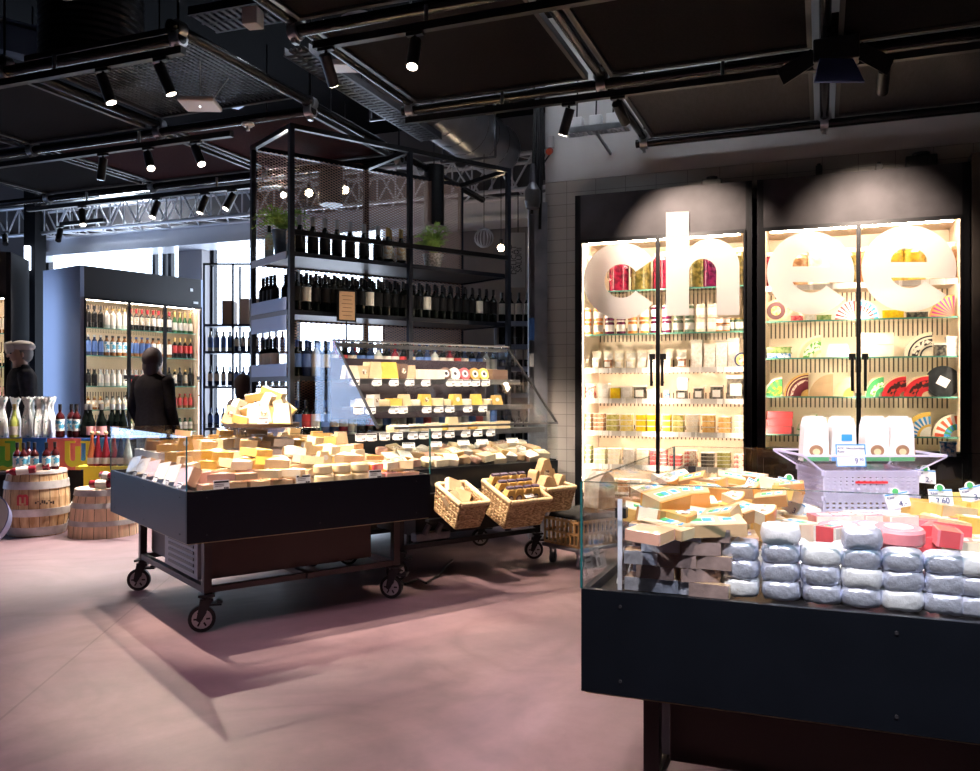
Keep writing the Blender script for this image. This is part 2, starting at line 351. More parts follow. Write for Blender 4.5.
# acoustic and mesh panels laid in the bays
FELT=mat('black_acoustic_felt',(.008,.007,.0075),.95,0,.3,60,spec=.05); FELTR=mat('dark_maroon_felt',(.026,.009,.011),.95,0,.3,60,spec=.05)
FR=mat('dark_grey_panel_frame',(.07,.07,.075),.4,.5)
def cpanel(x0,x1,y0,y1,label,mt=FELT,z=GZ+.02,ins=.09):
    x0,x1,y0,y1=[q*KG for q in (x0,x1,y0,y1)]
    t=thing('ceiling_panel',label,'ceiling panel',((x0+x1)/2,(y0+y1)/2,z)); w=(x1-x0)/2-ins;d=(y1-y0)/2-ins
    part(MB().box((0,0,.03),(2*w-.03,2*d-.03,.03)),'board',mt,t)
    f=MB()
    for s in (-1,1): f.box((s*w,0,.02),(.03,2*d+.03,.045)); f.box((0,s*d,.02),(2*w-.03,.03,.045))
    part(f,'edge_frame',FR,t); return t
cpanel(-6.34,-4.95,3.96,5.34,'black ceiling panel in the left pipe grid beside the mesh bay')
cpanel(-7.78,-6.34,5.34,6.75,'black ceiling panel in the left grid nearest the truss end')
cpanel(-6.34,-4.95,5.34,6.75,'dark maroon ceiling panel left of the bay above the wine rack',FELTR)
cpanel(-4.95,-3.53,5.34,6.75,'dark maroon ceiling panel holding the round detector',FELTR)
cpanel(-7.78,-6.34,3.96,5.34,'black ceiling panel at the left edge of the photo')
cpanel(-2.83,-1.39,4.13,5.6,'large black ceiling panel over the middle cheese table aisle')
cpanel(-1.39,.016,4.13,5.6,'black ceiling panel at top right before the tiled wall')
cpanel(.016,1.42,4.13,5.6,'black ceiling panel in the top right corner')
cpanel(-2.83,-1.39,2.7,4.13,'black ceiling panel at the top edge left of centre')
cpanel(-1.39,.016,2.7,4.13,'black ceiling panel at the top edge nearest the camera')
TEX=mat('ribbed_charcoal_panel',(.022,.021,.026),.7,0,.3,8,.5,40,stretch=(6,1,1))
cpanel(-1.39,.016,5.6,7.07,'ribbed charcoal ceiling panel above the first cheese fridge',TEX)
cpanel(.016,1.42,5.6,7.07,'ribbed charcoal ceiling panel above the second cheese fridge',TEX)
# mesh bay
x0,x1,y0,y1=-5.0,-3.72,4.16,5.41
t=thing('ceiling_mesh','black wire mesh tray above the white access point','ceiling mesh',((x0+x1)/2,(y0+y1)/2,GZ+.1))
m=MB(); w=(x1-x0)/2; d=(y1-y0)/2
for i in range(31): x=-w+i*2*w/30; m.box((x,0,0),(.006,2*d,.012))
for i in range(31): y=-d+i*2*d/30; m.box((0,y,.01),(2*w,.006,.012))
part(m,'wires',STEELD,t)
f=MB()
for s in (-1,1): f.box((s*w,0,0),(.03,2*d,.04)); f.box((0,s*d,0),(2*w,.03,.04))
part(f,'edge_frame',FR,t)
# ---------- access point, detector
c=at(200,104,3.28)
t=thing('access_point','white square wireless access point hung below the wire mesh','access point',(c[0],c[1],3.28),R(25))
part(MB().box((0,0,0),(.24,.24,.035)),'housing',mat('cream_plastic',(.75,.7,.68),.4),t,bevel=.012)
part(MB().cyl((0,0,-.022),(0,0,-.017),.006,n=8),'status_light',emitmat('tiny_led',(1,1,1),6),t)
part(MB().cyl((.05,.05,.017),(.16,.12,.22),.004,n=6).cyl((0,0,.017),(0,0,.29),.005,n=6),'cable',WHITEP,t)
c=at(248,125,3.4)
t=thing('smoke_detector','small round white detector on the dark maroon ceiling panel','smoke detector',(c[0],c[1],3.415))
part(MB().lathe([(.045,0),(.05,-.015),(.03,-.03)][::-1],16),'cover',WHITEP,t); part(MB().cyl((0,0,-.06),(0,0,-.03),.014,n=10),'sensor',WHITEP,t)
# black ring duct at top left
c=W(92,5.95)
t=thing('round_duct','fat black spiral duct hanging down at the top left','duct',(c[0],c[1],3.6))
m=MB(); pr=[]
for i in range(25): z=i*.048; pr+= [(.335,z),(.345,z+.024)]
m.lathe(pr,28); part(m,'duct_body',BLKS,t)
# silver duct
t=thing('silver_duct','large silver foil ventilation duct above the wine rack','duct',(-3.43,7.9,4.05))
SIL=mat('silver_foil',(.6,.6,.64),.3,.75,.15,4,.25,14)
m=MB(); prof=[]
for i in range(10):
    y=-2.1+i*.31; m.cyl((0,y,0),(0,y+.29,0),.29,n=28,caps=False); m.cyl((0,y+.28,0),(0,y+.31,0),.3,n=28,caps=False)
part(m,'duct_body',SIL,t)
for y in (-1.3,.2): part(MB().bar((-.3,y,.0),(-.3,y,.68),.02).bar((.3,y,.0),(.3,y,.68),.02).bar((-.31,y,-.305),(.31,y,-.305),.02).bar((-.305,y,-.3),(-.305,y,0),.02).bar((.305,y,-.3),(.305,y,0),.02),'hanger',STEELD,t)
# cable trays
def tray(x,y,z,L,w,label,rz=0,mt=STEELD,cables=True):
    t=thing('cable_tray',label,'cable tray',(x,y,z),rz); m=MB(); n=int(L/.06)
    for i in range(n): m.box((-L/2+(i+.5)*L/n,0,0),(.03,w,.006))
    for s in (-1,0,1): m.box((0,s*w/2,.0),(L,.02,.006))
    for s in (-1,1): m.box((0,s*w/2,.03),(L,.006,.06))
    part(m,'perforated_tray',mt,t)
    for q in (-L*.35,L*.35): part(MB().cyl((q,0,.0),(q,0,4.75-z),.006,n=6),'hanging_rod',BLKS,t)
    if cables:
        m=MB()
        for k in range(4): m.cyl((-L/2,-w*.3+k*w*.18,.03),(L/2,-w*.3+k*w*.18,.03),.016,n=6)
        part(m,'cables',mat('grey_cable',(.12,.12,.14),.5),t)
    return t
tray(-3.42,6.1,3.70,2.2,.2,'perforated steel cable tray running past the silver duct',PI/2)
tray(-2.9,3.7,3.62,2.4,.28,'perforated cable tray under the black ducts at top centre',R(8))
tray(-2.4,4.9,3.95,3.4,.3,'grey louvred tray crossing above the pipe grid',R(2))
tray(-1.37,5.0,3.62,2.6,.12,'narrow cable tray over the pipe between two black panels',PI/2)
c=at(253,18,3.85); solo(MB().box((0,0,0),(.11,.11,.12)),'junction_box',[WHITEP],'small white junction box above the pipe grid at top left','junction box',(c[0],c[1],3.85),R(10),bevel=.008)
c=at(348,66,3.6); solo(MB().box((0,0,0),(.2,.16,.04)),'junction_box',[WHITEP],'flat white box tucked behind the front ceiling track','junction box',(c[0],c[1],3.6),R(20),bevel=.008)
# bluish steel roof beams at top left
t=solo(MB().box((0,0,.12),(3.4,.16,.02)).box((0,0,-.12),(3.4,.16,.02)).box((0,0,0),(3.4,.02,.24)),'roof_beam',[mat('blue_grey_steel',(.2,.22,.32),.35,.6)],'blue grey steel roof beam at the top left corner','roof beam',(-6.0,5.2,4.2),R(62))
c=at(35,78,4.2)
# ---------- spotlights on tracks
TRZ=3.35
def track(x0,x1,y,label):
    t=thing('light_track',label,'light track',((x0+x1)/2,y,TRZ)); L=(x1-x0)
    part(MB().box((0,0,0),(L,.045,.045)),'rail',BLK,t)
    m=MB()
    n=max(2,int(L/1.4))
    for i in range(n): x=-L/2+L*(i+.5)/n; part(MB().cyl((x,0,.02),(x,0,.12),.012,n=8),'hanger',STEEL,t)
    return t
LENS=emitmat('spot_lens',(1,.86,.72),14); LENSO=mat('unlit_lens',(.05,.05,.05),.1)
def spot(x,y,aim,label,energy=0,size=60,col=(1,.8,.66),blend=.5,z=TRZ,lit=True,rad=.03):
    t=thing('track_spotlight',label,'spotlight',(x,y,z-.03),0,'black track spotlights')
    part(MB().box((0,0,0),(.1,.03,.02)).cyl((0,0,-.005),(0,0,-.05),.009,n=8),'adapter',BLK,t)
    d=(Vector(aim)-Vector((x,y,z-.12))).normalized()
    q=d.to_track_quat('-Z','Y').to_euler(); p=Vector((0,0,-.06))
    b_=part(MB().cyl((0,0,.03),(0,0,-.15),.034,n=16),'lamp_body',BLK,t,loc=p,rot=q)
    part(MB().cyl((0,0,-.146),(0,0,-.153),.029,n=16),'lens',LENS if lit else LENSO,t,loc=p,rot=q)
    if energy:
        l=bpy.data.lights.new('spot_lamp','SPOT'); l.energy=energy; l.color=col; l.spot_size=R(size); l.spot_blend=blend; l.shadow_soft_size=rad
        lo=bpy.data.objects.new('spot_lamp',l); COL.objects.link(lo); lo.parent=t; lo.location=p+d*.16; lo.rotation_euler=q
    return t
# ================= CHEESE TABLES =================
def chm(name,col,**k): return mat('cheese_'+name,col,k.pop('rough',.32),noise=.12,nscale=14,bump=.12,bscale=30,coat=.8,**k)
CH={'cream':chm('cream',(.82,.66,.40)),'pale':chm('pale',(.88,.80,.62)),'yellow':chm('yellow',(.87,.58,.12)),'gold':chm('gold',(.72,.45,.14)),
 'tan':chm('tan',(.66,.45,.26)),'pink':chm('pink',(.74,.44,.34)),'orange':chm('orange',(.78,.34,.08)),'red':chm('red',(.72,.10,.12)),'brown':chm('brown',(.17,.10,.075)),
 'rind':chm('rind',(.42,.21,.08)),'white':chm('white',(.9,.87,.8)),'green':chm('green',(.25,.38,.12)),'rose':chm('rose',(.85,.28,.33))}
FOIL=mat('crinkled_silver_foil',(.66,.69,.84),.28,.5,.08,8,1,24); FOILW=mat('white_cheese_paper',(.82,.83,.88),.35,.2,.05,8,.7,22)
STK=spotmat('blue_green_sticker',(.05,.3,.7),(.9,.92,.95),45,.42,.5); STO=spotmat('brown_round_sticker',(.28,.16,.08),(.9,.85,.75),60,.45,.5)
STP=spotmat('purple_label',(.28,.1,.3),(.9,.85,.9),50,.45,.52)
PRO={}
def cheese(kind,size,mats,stk=None):
    key=(kind,size)+tuple(m.name for m in mats)+((stk.name,) if stk else ())
    if key in PRO: return PRO[key]
    m=MB(); x,y,z=size
    if kind=='block':
        rb=.008
        m.box((0,0,z/2),(x,y-2*rb,z),mi=0); m.box((0,-y/2+rb/2,z/2),(x*.995,rb,z*.98),mi=1); m.box((0,y/2-rb/2,z/2),(x*.995,rb,z*.98),mi=1)
        if stk:
            for X_,Y_,Z_,a_,b_,c_ in ((-x*.12,0,z,x*.36,y*.36,.002),(x*.26,.0,z,x*.22,y*.34,.002)): m.box((X_,Y_,Z_),(a_,b_,c_),mi=4 if stk is STK else 2)
            if stk is STK: m.box((-x*.2,0,z+.001),(x*.16,y*.26,.002),mi=3); m.box((-x*.04,.0,z+.001),(x*.14,y*.26,.002),mi=2); m.box((x*.26,0,z+.001),(x*.14,y*.2,.002),mi=2)
    elif kind=='wedge':                              # sector of a wheel lying down, rind on the arc
        a=R(24); n=6; arc=[(x*math.cos(-a+2*a*i/n)-x/2,x*math.sin(-a+2*a*i/n)) for i in range(n+1)]
        p=[(-x/2,0)]+arc; m.prism(p,0,z,0,'z')
        arc2=[(q[0]+.004,q[1]) for q in arc]
        for i in range(n): m.add([(arc[i][0],arc[i][1],.001),(arc[i+1][0],arc[i+1][1],.001),(arc[i+1][0],arc[i+1][1],z-.001),(arc[i][0],arc[i][1],z-.001),(arc2[i][0],arc2[i][1],.001),(arc2[i+1][0],arc2[i+1][1],.001),(arc2[i+1][0],arc2[i+1][1],z-.001),(arc2[i][0],arc2[i][1],z-.001)],[(4,5,6,7),(3,2,6,7),(0,1,5,4),(0,3,7,4),(1,2,6,5)],mi=1)
        if stk: m.cyl((x*.18,0,z),(x*.18,0,z+.002),min(.03,x*.2),n=12,mi=4 if stk is STK else 2)
    elif kind=='stand':                              # wedge standing on its rind, tapering up
        m.prism([(-x/2,0),(x/2,0),(x*.34,z),(-x*.34,z)],-y/2,y/2,0)
        m.box((0,0,-.002),(x,y,.006),mi=1)
        if stk: m.cyl((0,-y/2,z*.55),(0,-y/2-.003,z*.55),min(x,z)*.2,n=14,mi=4 if stk is STK else 2)
    elif kind=='round':
        r=x/2; m.lathe([(r*.9,0),(r,z*.18),(r,z*.82),(r*.9,z)],18)
        if stk: m.cyl((0,0,z),(0,0,z+.002),r*.55,n=14,mi=4 if stk is STK else 2)
    elif kind=='puck':                               # rounded-square parcel of creased foil
        rr=random.Random(3)
        vs=[];n=28; lev=[(.55,0),(.9,.03),(1,.22),(1.02,.5),(1,.78),(.92,.97),(.5,1.03)]
        for k,(s,h) in enumerate(lev):
            for i in range(n):
                t=2*PI*i/n; c,s_=math.cos(t),math.sin(t); q=(abs(c)**3.2+abs(s_)**3.2)**(-1/3.2)
                j=1+rr.uniform(-.018,.018)+.02*math.sin(5*t+k*2); vs.append((x/2*q*s*c*j,y/2*q*s*s_*j,h*z+rr.uniform(-.002,.002)))
        m.add(vs,[(k*n+i,k*n+(i+1)%n,(k+1)*n+(i+1)%n,(k+1)*n+i) for k in range(len(lev)-1) for i in range(n)]+[tuple(range(n))[::-1],tuple(range((len(lev)-1)*n,len(lev)*n))],True)
    me=m.mesh('cheese',list(mats)+([STK] if not stk and len(mats)<3 else [])+([stk] if stk else [])) if False else None
    ms=list(mats)
    while len(ms)<2: ms.append(ms[0])
    ms=ms[:2]+[(BLUEL if stk is STK else stk) or ms[0],GREENL,WHITE]
    me=m.mesh('cheese_'+kind,ms); PRO[key]=me; return me
def item(me,name,label,cat,loc,rot=(0,0,0),group=None):
    o=bpy.data.objects.new(name,me); setp(o,None,loc,rot=rot); return tag(o,label,cat,group)
# ---- price tags
def tagmesh(w=.075,h=.05,blue=False):
    k=('tag',w,h,blue)
    if k in PRO: return PRO[k]
    m=MB(); m.box((0,0,h/2),(w,.003,h),mi=0); y=-.0022
    m.box((0,y,h*.84),(w*.92,.001,h*.16),mi=2 if blue else 1)
    for i in range(2): m.box((-w*.12,y,h*(.62-.14*i)),(w*.55,.001,h*.045),mi=1)
    m.box((w*.2,y,h*.25),(w*.1,.001,h*.24),mi=1); m.box((w*.33,y,h*.25),(w*.1,.001,h*.24),mi=1); m.box((w*.42,y,h*.3),(w*.05,.001,h*.13),mi=1)
    m.box((0,.015,.002),(w*.6,.03,.003),mi=0)
    PRO[k]=m.mesh('price_tag',[WHITE,INK,BLUEL]); return PRO[k]
def ptag(loc,rz,label,w=.075,h=.05,tilt=-.35,blue=False,group=None):
    return item(tagmesh(w,h,blue),'price_tag',label,'price tag',loc,(tilt,0,rz),group)
# ---- caster
def caster_parts(parent,x,y,rz,r=.074):
    m=MB(); m.box((0,0,.205-.0),(.09,.09,.012)); m.cyl((0,0,.2),(0,0,.17),.03,n=12)
    for s in (-1,1): m.prism([(-.03,.175),(.035,.175),(.055,.07),(.035,.055),(.02,.075)],s*.026-.003,s*.026+.003)
    m.box((-.045,0,.15),(.07,.05,.012)); m.box((-.07,0,.165),(.03,.06,.01)); m.box((0,0,.178),(.07,.056,.014))
    f=part(m,'caster',BLK,parent,loc=(x,y,0),rz=rz)
    w=MB(); w.cyl((0,-.016,0),(0,.016,0),r,n=24,mi=0)
    for s in (-1,1):
        w.cyl((0,s*.0165,0),(0,s*.0175,0),r*.74,n=20,mi=1); w.cyl((0,s*.017,0),(0,s*.024,0),r*.2,n=10,mi=1)
        for k in range(6): a=k*PI/3; w.box((math.cos(a)*r*.45,s*.0185,math.sin(a)*r*.45),(r*.3,.003,r*.13),mi=2,M=Matrix.Rotation(-a,4,'Y'))
    part(w,'wheel',[RUB,STEEL,BLK],f,'black wheel with grey spoked hub',loc=(.025,0,r))
def table(name,label,loc,rz,S=1.56):
    t=thing(name,label,'display table',loc,rz)
    z0,z1=.527,.808
    m=MB()
    for a,b_ in (((0,0,z0),(S,.02,z1)),((0,S-.02,z0),(S,S,z1)),((0,.02,z0),(.02,S-.02,z1)),((S-.02,.02,z0),(S,S-.02,z1))): m.b2(a,b_)
    for k in (.07,.5,.93):
        for z in (z0+.04,z1-.04):
            m.cyl((k*S,0,z),(k*S,-.003,z),.0045,n=8,mi=1); m.cyl((0,k*S,z),(-.003,k*S,z),.0045,n=8,mi=1)
    part(m,'side_panels',[PANEL,INK],t,bevel=.002)
    part(MB().b2((.01,.01,z0-.006),(S-.01,S-.01,z0)),'underside_trim',mat('brass_edge',(.5,.42,.25),.3,.8),t,'thin bright metal edge')
    part(MB().b2((.02,.02,.762),(S-.02,S-.02,.78)),'tray_floor',BLKS,t)
    # punched strip just inside the glass
    m=MB(); n=44
    for i in range(n): x=.03+(S-.06)*(i+.5)/n; m.box((x,.045,.795),((S-.06)/n*.7,.004,.004)); m.box((x+.01,.062,.795),((S-.06)/n*.7,.004,.004)); m.box((x-(S-.06)/n/2,.053,.794),(.003,.022,.004))
    part(m,'wire_air_grille',STEELD,t)
    for i,(a,b_) in enumerate((((0,0),(S,.008)),((0,S-.008),(S,S)),((0,.008),(.008,S-.008)),((S-.008,.008),(S,S-.008)))):
        if i==3 and rz: continue
        g=part(MB().b2((a[0],a[1],z1),(b_[0],b_[1],1.098)),'glass_panel',GLASS,t)
        if i in (0,1):
            m=MB()
            for x in (.001,S-.001): part(MB().b2((x-.0028,a[1]-.001,z1),(x+.0028,b_[1]+.001,1.099)),'glass_edge',GEDGE,g,'dark teal polished glass edge')
        m=MB(); m.b2((a[0],a[1],1.0985),(b_[0],b_[1],1.101)); part(m,'top_edge',glassmat('edge_glass',(.6,.72,.75),.3),g)
    # frame
    lx=(.165,S-.165); F_=mat('bronze_black_steel_frame',(.06,.045,.045),.35,.5)
    for x in lx:
        for y in lx: part(MB().b2((x-.022,y-.022,.21),(x+.022,y+.022,z0-.006)),'leg',F_,t)
    m=MB()
    for x in lx: m.b2((x-.018,.165,.215),(x+.018,S-.165,.25))
    for y in lx+(S/2,): m.b2((.165,y-.018,.216),(S-.165,y+.018,.249))
    m.b2((S/2-.018,.13,.217),(S/2+.018,S-.13,.248))
    part(m,'lower_frame',F_,t)
    for x,y,a in ((lx[0],lx[0],R(160)),(lx[1],lx[0],R(130)),(lx[0],lx[1],R(150)),(lx[1],lx[1],R(20))): caster_parts(t,x,y,a)
    tk=part(MB().b2((.2,.24,.27),(S-.3,S-.24,z0-.006)),'cooling_unit',mat('dark_brown_metal',(.07,.045,.04),.4,.4),t,bevel=.004)
    m=MB(); m.b2((.16,.3,.262),(.2,.9,z0-.006))
    g=part(m,'side_grille',mat('grey_grille',(.30,.31,.34),.4,.5),t)
    m=MB()
    for k in range(6): m.b2((.155,.36,.29+k*.036),(.162,.82,.307+k*.036))
    part(m,'louvre',BLKS,g)
    return t
S=1.56
T1=table('cheese_table','low black mobile cheese display table with glass sides, middle of the shop floor',(C0[0],C0[1],0),TB)
FO=(-.614,2.242)
T2=table('cheese_table','large black mobile cheese display table in the right foreground',(FO[0],FO[1],0),0)
# under-shelf board of the front table is part of the same frame
def riser(parent,steps,mt=WHITEP):
    m=MB()
    for x0,y0,x1,y1,z in steps: m.b2((x0,y0,.781),(x1,y1,z))
    part(m,'stepped_riser',mt,parent)
# ---------------- middle table goods
ST1=[(.14,.20,1.5,.46,.81),(.14,.46,1.5,.70,.85),(.14,.70,1.5,.96,.90),(.14,.96,1.5,1.5,.95)]
riser(T1,ST1)
def zof(v): 
    z=.782
    for s in ST1:
        if v>=s[1]: z=s[4]+.002
    return z
def putB(u,v,z): x,y=B(u,v); return (x,y,z)
rn=random.Random(11)
desc={'cream':'cream','pale':'pale ivory','yellow':'bright yellow','gold':'golden','tan':'tan','pink':'pinkish','orange':'orange','red':'red','white':'white','brown':'dark brown','rose':'rose red'}
def mrow(ri,v,items,z=None,layer=''):
    """items: (u, kind, size, colour, rind, sticker, extra rot z, tilt)"""
    for i,(u,kind,size,c,rd,st,a,tl,dz) in enumerate(items):
        me=cheese(kind,size,(CH[c],CH[rd]),st)
        nm={'wedge':'cheese_wedge','block':'cheese_block','round':'round_cheese','stand':'cheese_wedge'}[kind]
        kd={'wedge':'cheese wedge','block':'cheese block','round':'round cheese','stand':'upright cheese wedge'}[kind]
        item(me,nm,f'{desc[c]} {kd}, {ORD[i]} from left in {layer or ORD[ri]+" row"} of middle table','cheese',putB(u,v+rn.uniform(-.012,.012),(zof(v) if z is None else z)+dz),(tl,0,TB+a+rn.uniform(-.15,.15)),'cheeses on the middle table')
rows=[]
# first row, lower layer
r=[]
for i in range(5): r.append((.17+i*.135,'block',(.12,.10,.045),('pink','tan','cream','pink','tan')[i],'tan',STO,0,0,0))
for i in range(3): r.append((.86+i*.125,'round',(.118,.118,.055),'cream','gold',None,0,0,0))
for i in range(3): r.append((1.21+i*.125,'block',(.115,.10,.04),('red','rose','orange')[i],'pink',STP,0,0,0))
mrow(0,.12,r)
r=[(.22,'wedge',(.15,.1,.04),'pink','rind',STO,.4,0,0),(.36,'block',(.13,.09,.035),'pink','tan',None,.1,0,0),(.50,'wedge',(.16,.1,.045),'cream','tan',STO,-.5,0,0),(.65,'wedge',(.16,.1,.04),'pale','tan',STO,-.7,0,0)]
for i in range(3): r.append((.86+i*.125,'round',(.118,.118,.055),'cream','gold',None,0,0,0))
r+= [(1.21,'block',(.115,.09,.04),'orange','red',STP,.3,0,0),(1.33,'wedge',(.14,.1,.045),'pale','gold',None,.8,0,0),(1.45,'wedge',(.13,.1,.05),'cream','gold',None,1.9,0,0)]
mrow(0,.125,r,z=.842,layer='raised front row')
rows=[(.27,['pink','pale','pink','cream','cream','cream','pale','cream','pale','orange','cream']),(.39,['tan','cream','yellow','yellow','yellow','cream','cream','pale','pale','cream','gold']),
 (.53,['pale','yellow','yellow','yellow','cream','pale','cream','cream','cream','pale','gold']),(.66,['cream','yellow','yellow','gold','cream','cream','pale','cream','gold','gold','cream']),
 (.80,['gold','cream','yellow','cream','pale','white','white','cream','gold','cream','pale']),(1.02,['gold','gold','tan','cream','white','gold','tan','gold','cream','gold','tan']),
 (1.17,['gold','tan','gold','gold','cream','tan','gold','cream','tan','gold','gold']),(1.32,['tan','gold','gold','tan','gold','cream','gold','tan','gold','tan','gold'])]
for ri,(v,cs) in enumerate(rows):
    r=[]
    for i,c in enumerate(cs):
        u=.20+i*.125+rn.uniform(-.01,.01); k=rn.choice(['wedge','wedge','block','stand'])
        if c in('yellow',): k=rn.choice(['wedge','block'])
        s={'wedge':(.145,.1,rn.choice([.045,.055,.065])),'block':(.115,.085,rn.choice([.045,.06])),'stand':(.105,.05,.09)}[k]
        r.append((u,k,s,c,rn.choice(['gold','tan','rind']) if c!='white' else 'white',rn.choice([STO,STK,None,None]),0 if k=='stand' else rn.uniform(-1.2,1.2),rn.uniform(-.12,.12) if k=='wedge' else 0,.004))
    mrow(ri+1,v,r)
    if ri in(0,1,2,3,4,6): 
        r2=[(x[0]+.05,'wedge',(.14,.1,.05),x[3],x[4],x[5],x[6]+1,.15,0) for x in r[1:9:2]]
        mrow(ri+1,v,r2,z=zof(v)+.075,layer=f'top layer of {ORD[ri+1]} row')
# long wrapped wedges leaning along the left glass
for i in range(6):
    me=cheese('block',(.055,.2,.11),(CH[('pink','pale','pale','pink','cream','pale')[i]],CH['tan']),STO if i%2 else None)
    item(me,'cheese_block',f'long pale wrapped cheese leaning behind middle table left glass, {ORD[i]} from front','cheese',putB(.085,.30+i*.2,.80),(R(-8),R(25),TB),'long cheeses along the left glass')
for i in range(5):
    ptag(putB(.035,.28+i*.22,.785),TB-PI/2,f'white price tag inside the middle table left glass, {ORD[i]} from front',.075,.05,-.5)
for i,(px,py) in enumerate(((222,474),(304,468),(376,474))):
    u=Bv(px,.03); ptag(putB(u,.035,.792),TB,('white','white','white')[i]+f' price tag on the front edge of the middle table, {ORD[i]} from left',.09,.062,-.12)
# pedestal with parmesan pile
px0=(262-CX)/F
u0,v0=.78,.92
best=None
for v_ in [x*.02 for x in range(30,62)]:
    u_=Bv(262,v_); zc=toP(*B(u_,v_),1)[2]
    if best is None or abs(u_-.82)<best[0]: best=(abs(u_-.82),u_,v_,zc)
_,u0,v0,zc0=best
zb=hg(420,zc0)
t=thing('cake_stand','round dark board on a clear acrylic drum in the middle table, carrying parmesan pieces','stand',putB(u0,v0,zof(v0)),TB)
hz=zb-zof(v0)
m=MB(); m.lathe([(.17,0),(.17,hz-.06),(.27,hz-.05),(.265,hz-.045)],28)
part(m,'clear_drum',ACR,t)
part(MB().cyl((0,0,hz-.044),(0,0,hz-.018),.25,n=32),'board',mat('dark_walnut',(.05,.03,.02),.4),t)
zt=zof(v0)+hz-.017
u1,v1=math.cos(-TB-AA*0),0
def pile(cx,cy,items,prefix):
    for i,(dx,dz,kind,size,c,rot) in enumerate(items):
        # dx across the picture, small dy jitter
        x=cx[0]+dx*CA-(cy+rn.uniform(-.02,.02))*SA; y=cx[1]+dx*SA+(cy+rn.uniform(-.02,.02))*CA
        me=cheese(kind,size,(CH[c],CH['gold']),STO if i%3==0 else None)
        item(me,'parmesan_piece',f'{prefix}, {ORD[i]} from left','cheese',(x,y,zt+dz),rot,'parmesan pieces piled on the round board')
bx=B(u0,v0)
AAm=AA
pile(bx,-.15,[(-.19,0,'stand',(.085,.05,.12),'cream',(-.1,.3,AAm+.3)),(-.11,0,'block',(.10,.07,.05),'pale',(0,.2,AAm)),(-.02,0,'stand',(.10,.05,.13),'pale',(-.1,0,AAm)),(.07,0,'stand',(.10,.05,.12),'cream',(-.15,-.15,AAm)),(.17,0,'stand',(.13,.05,.13),'pale',(-.12,0,AAm-.1))],'parmesan piece in the front rank on the round dark board')
pile(bx,-.03,[(-.17,.03,'stand',(.09,.08,.13),'pale',(0,.4,AAm+.8)),(-.08,.06,'block',(.14,.07,.06),'cream',(.2,-.3,AAm+.4)),(.0,.06,'stand',(.08,.07,.15),'pale',(0,.5,AAm-.3)),(.08,.05,'block',(.16,.08,.06),'cream',(.1,.6,AAm-.4)),(.17,.03,'stand',(.09,.08,.13),'cream',(0,-.3,AAm))],'parmesan piece in the middle rank on the round dark board')
pile(bx,.08,[(-.14,.10,'block',(.15,.07,.05),'cream',(.1,-.2,AAm+.2)),(-.05,.15,'block',(.16,.07,.05),'pale',(.1,-.15,AAm+.3)),(.05,.17,'block',(.16,.08,.055),'pale',(0,.35,AAm-.2)),(.12,.10,'block',(.17,.08,.05),'cream',(0,.7,AAm))],'parmesan piece in the back rank on the round dark board')
ptag((B(u0,v0)[0]+(.07*CA+.235*SA),B(u0,v0)[1]+(.07*SA-.235*CA),zt+.0),AA,'white price tag standing at the front of the parmesan pile',.07,.045,-.2)
# ---------------- front table goods
X0,Y0=FO
ST2=[(.10,.62,1.5,.88,.83),(.10,.88,1.5,1.16,.87),(.10,1.16,1.5,1.5,.905)]
riser(T2,ST2)
def zf(y): 
    z=.782
    for s in ST2:
        if y-Y0>=s[1]: z=s[4]+.002
    return z
# acrylic divider
dx_=aty(620,Y0+.075)[0]
t=thing('acrylic_divider','clear acrylic divider panel standing inside the left glass of the front table','divider',(dx_,Y0+.075,.782))
part(MB().b2((-.004,0,0),(.004,1.42,.265)),'sheet',ACR,t)
m=MB()
m.box((.0,.02,.225),(.03,.03,.028)); m.box((0,1.40,.225),(.03,.03,.028)); part(m,'clip',BLK,t)
part(MB().b2((-.006,-.003,0),(.006,.003,.265)),'front_edge',mat('frosted_edge',(.7,.72,.85),.3),t)
for i,(px,py) in enumerate(((601,553),(611,540))):
    ptag((X0+.05,Y0+.22+.16*i,.785),-PI/2+.2,('white tag nearer the front corner','white tag further back')[i]+' in the gap behind front table left glass',.06,.1,-.2,True)
# foil parcels, seven stacks
pk=cheese('puck',(.097,.097,.05),(FOIL,)); pk2=cheese('puck',(.099,.099,.05),(FOILW,))
stacks=[(740,597,3),(781,600,4),(821,605,3),(861,607,4),(903,610,3),(945,613,3),(980,617,3),(1016,621,3)]
for si,(px,py,n) in enumerate(stacks):
    x,zc=aty(px,Y0+.125)
    x=x
    for k in range(n):
        o=item(pk if (si+k)%4 else pk2,'foil_wrapped_cheese',f'silver foil wrapped cheese, {ORD[k]} from bottom of {ORD[si]} stack from left','cheese',(x+rn.uniform(-.003,.003),Y0+.135+rn.uniform(-.003,.003),.798+k*.0485),(0,0,rn.choice([0,PI/2,PI])+rn.uniform(-.12,.12)),'foil wrapped cheeses along the front glass')
# second rank, partly hidden
for si,(px,n) in enumerate(((790,3),(850,3),(905,2),(960,2))):
    x,zc=aty(px,Y0+.27)
    for k in range(n):
        item(pk2,'foil_wrapped_cheese',f'white paper wrapped cheese, {ORD[k]} from bottom of {ORD[si]} stack behind the foil row','cheese',(x,Y0+.27,.782+k*.05),(0,0,rn.uniform(-.3,.3)))
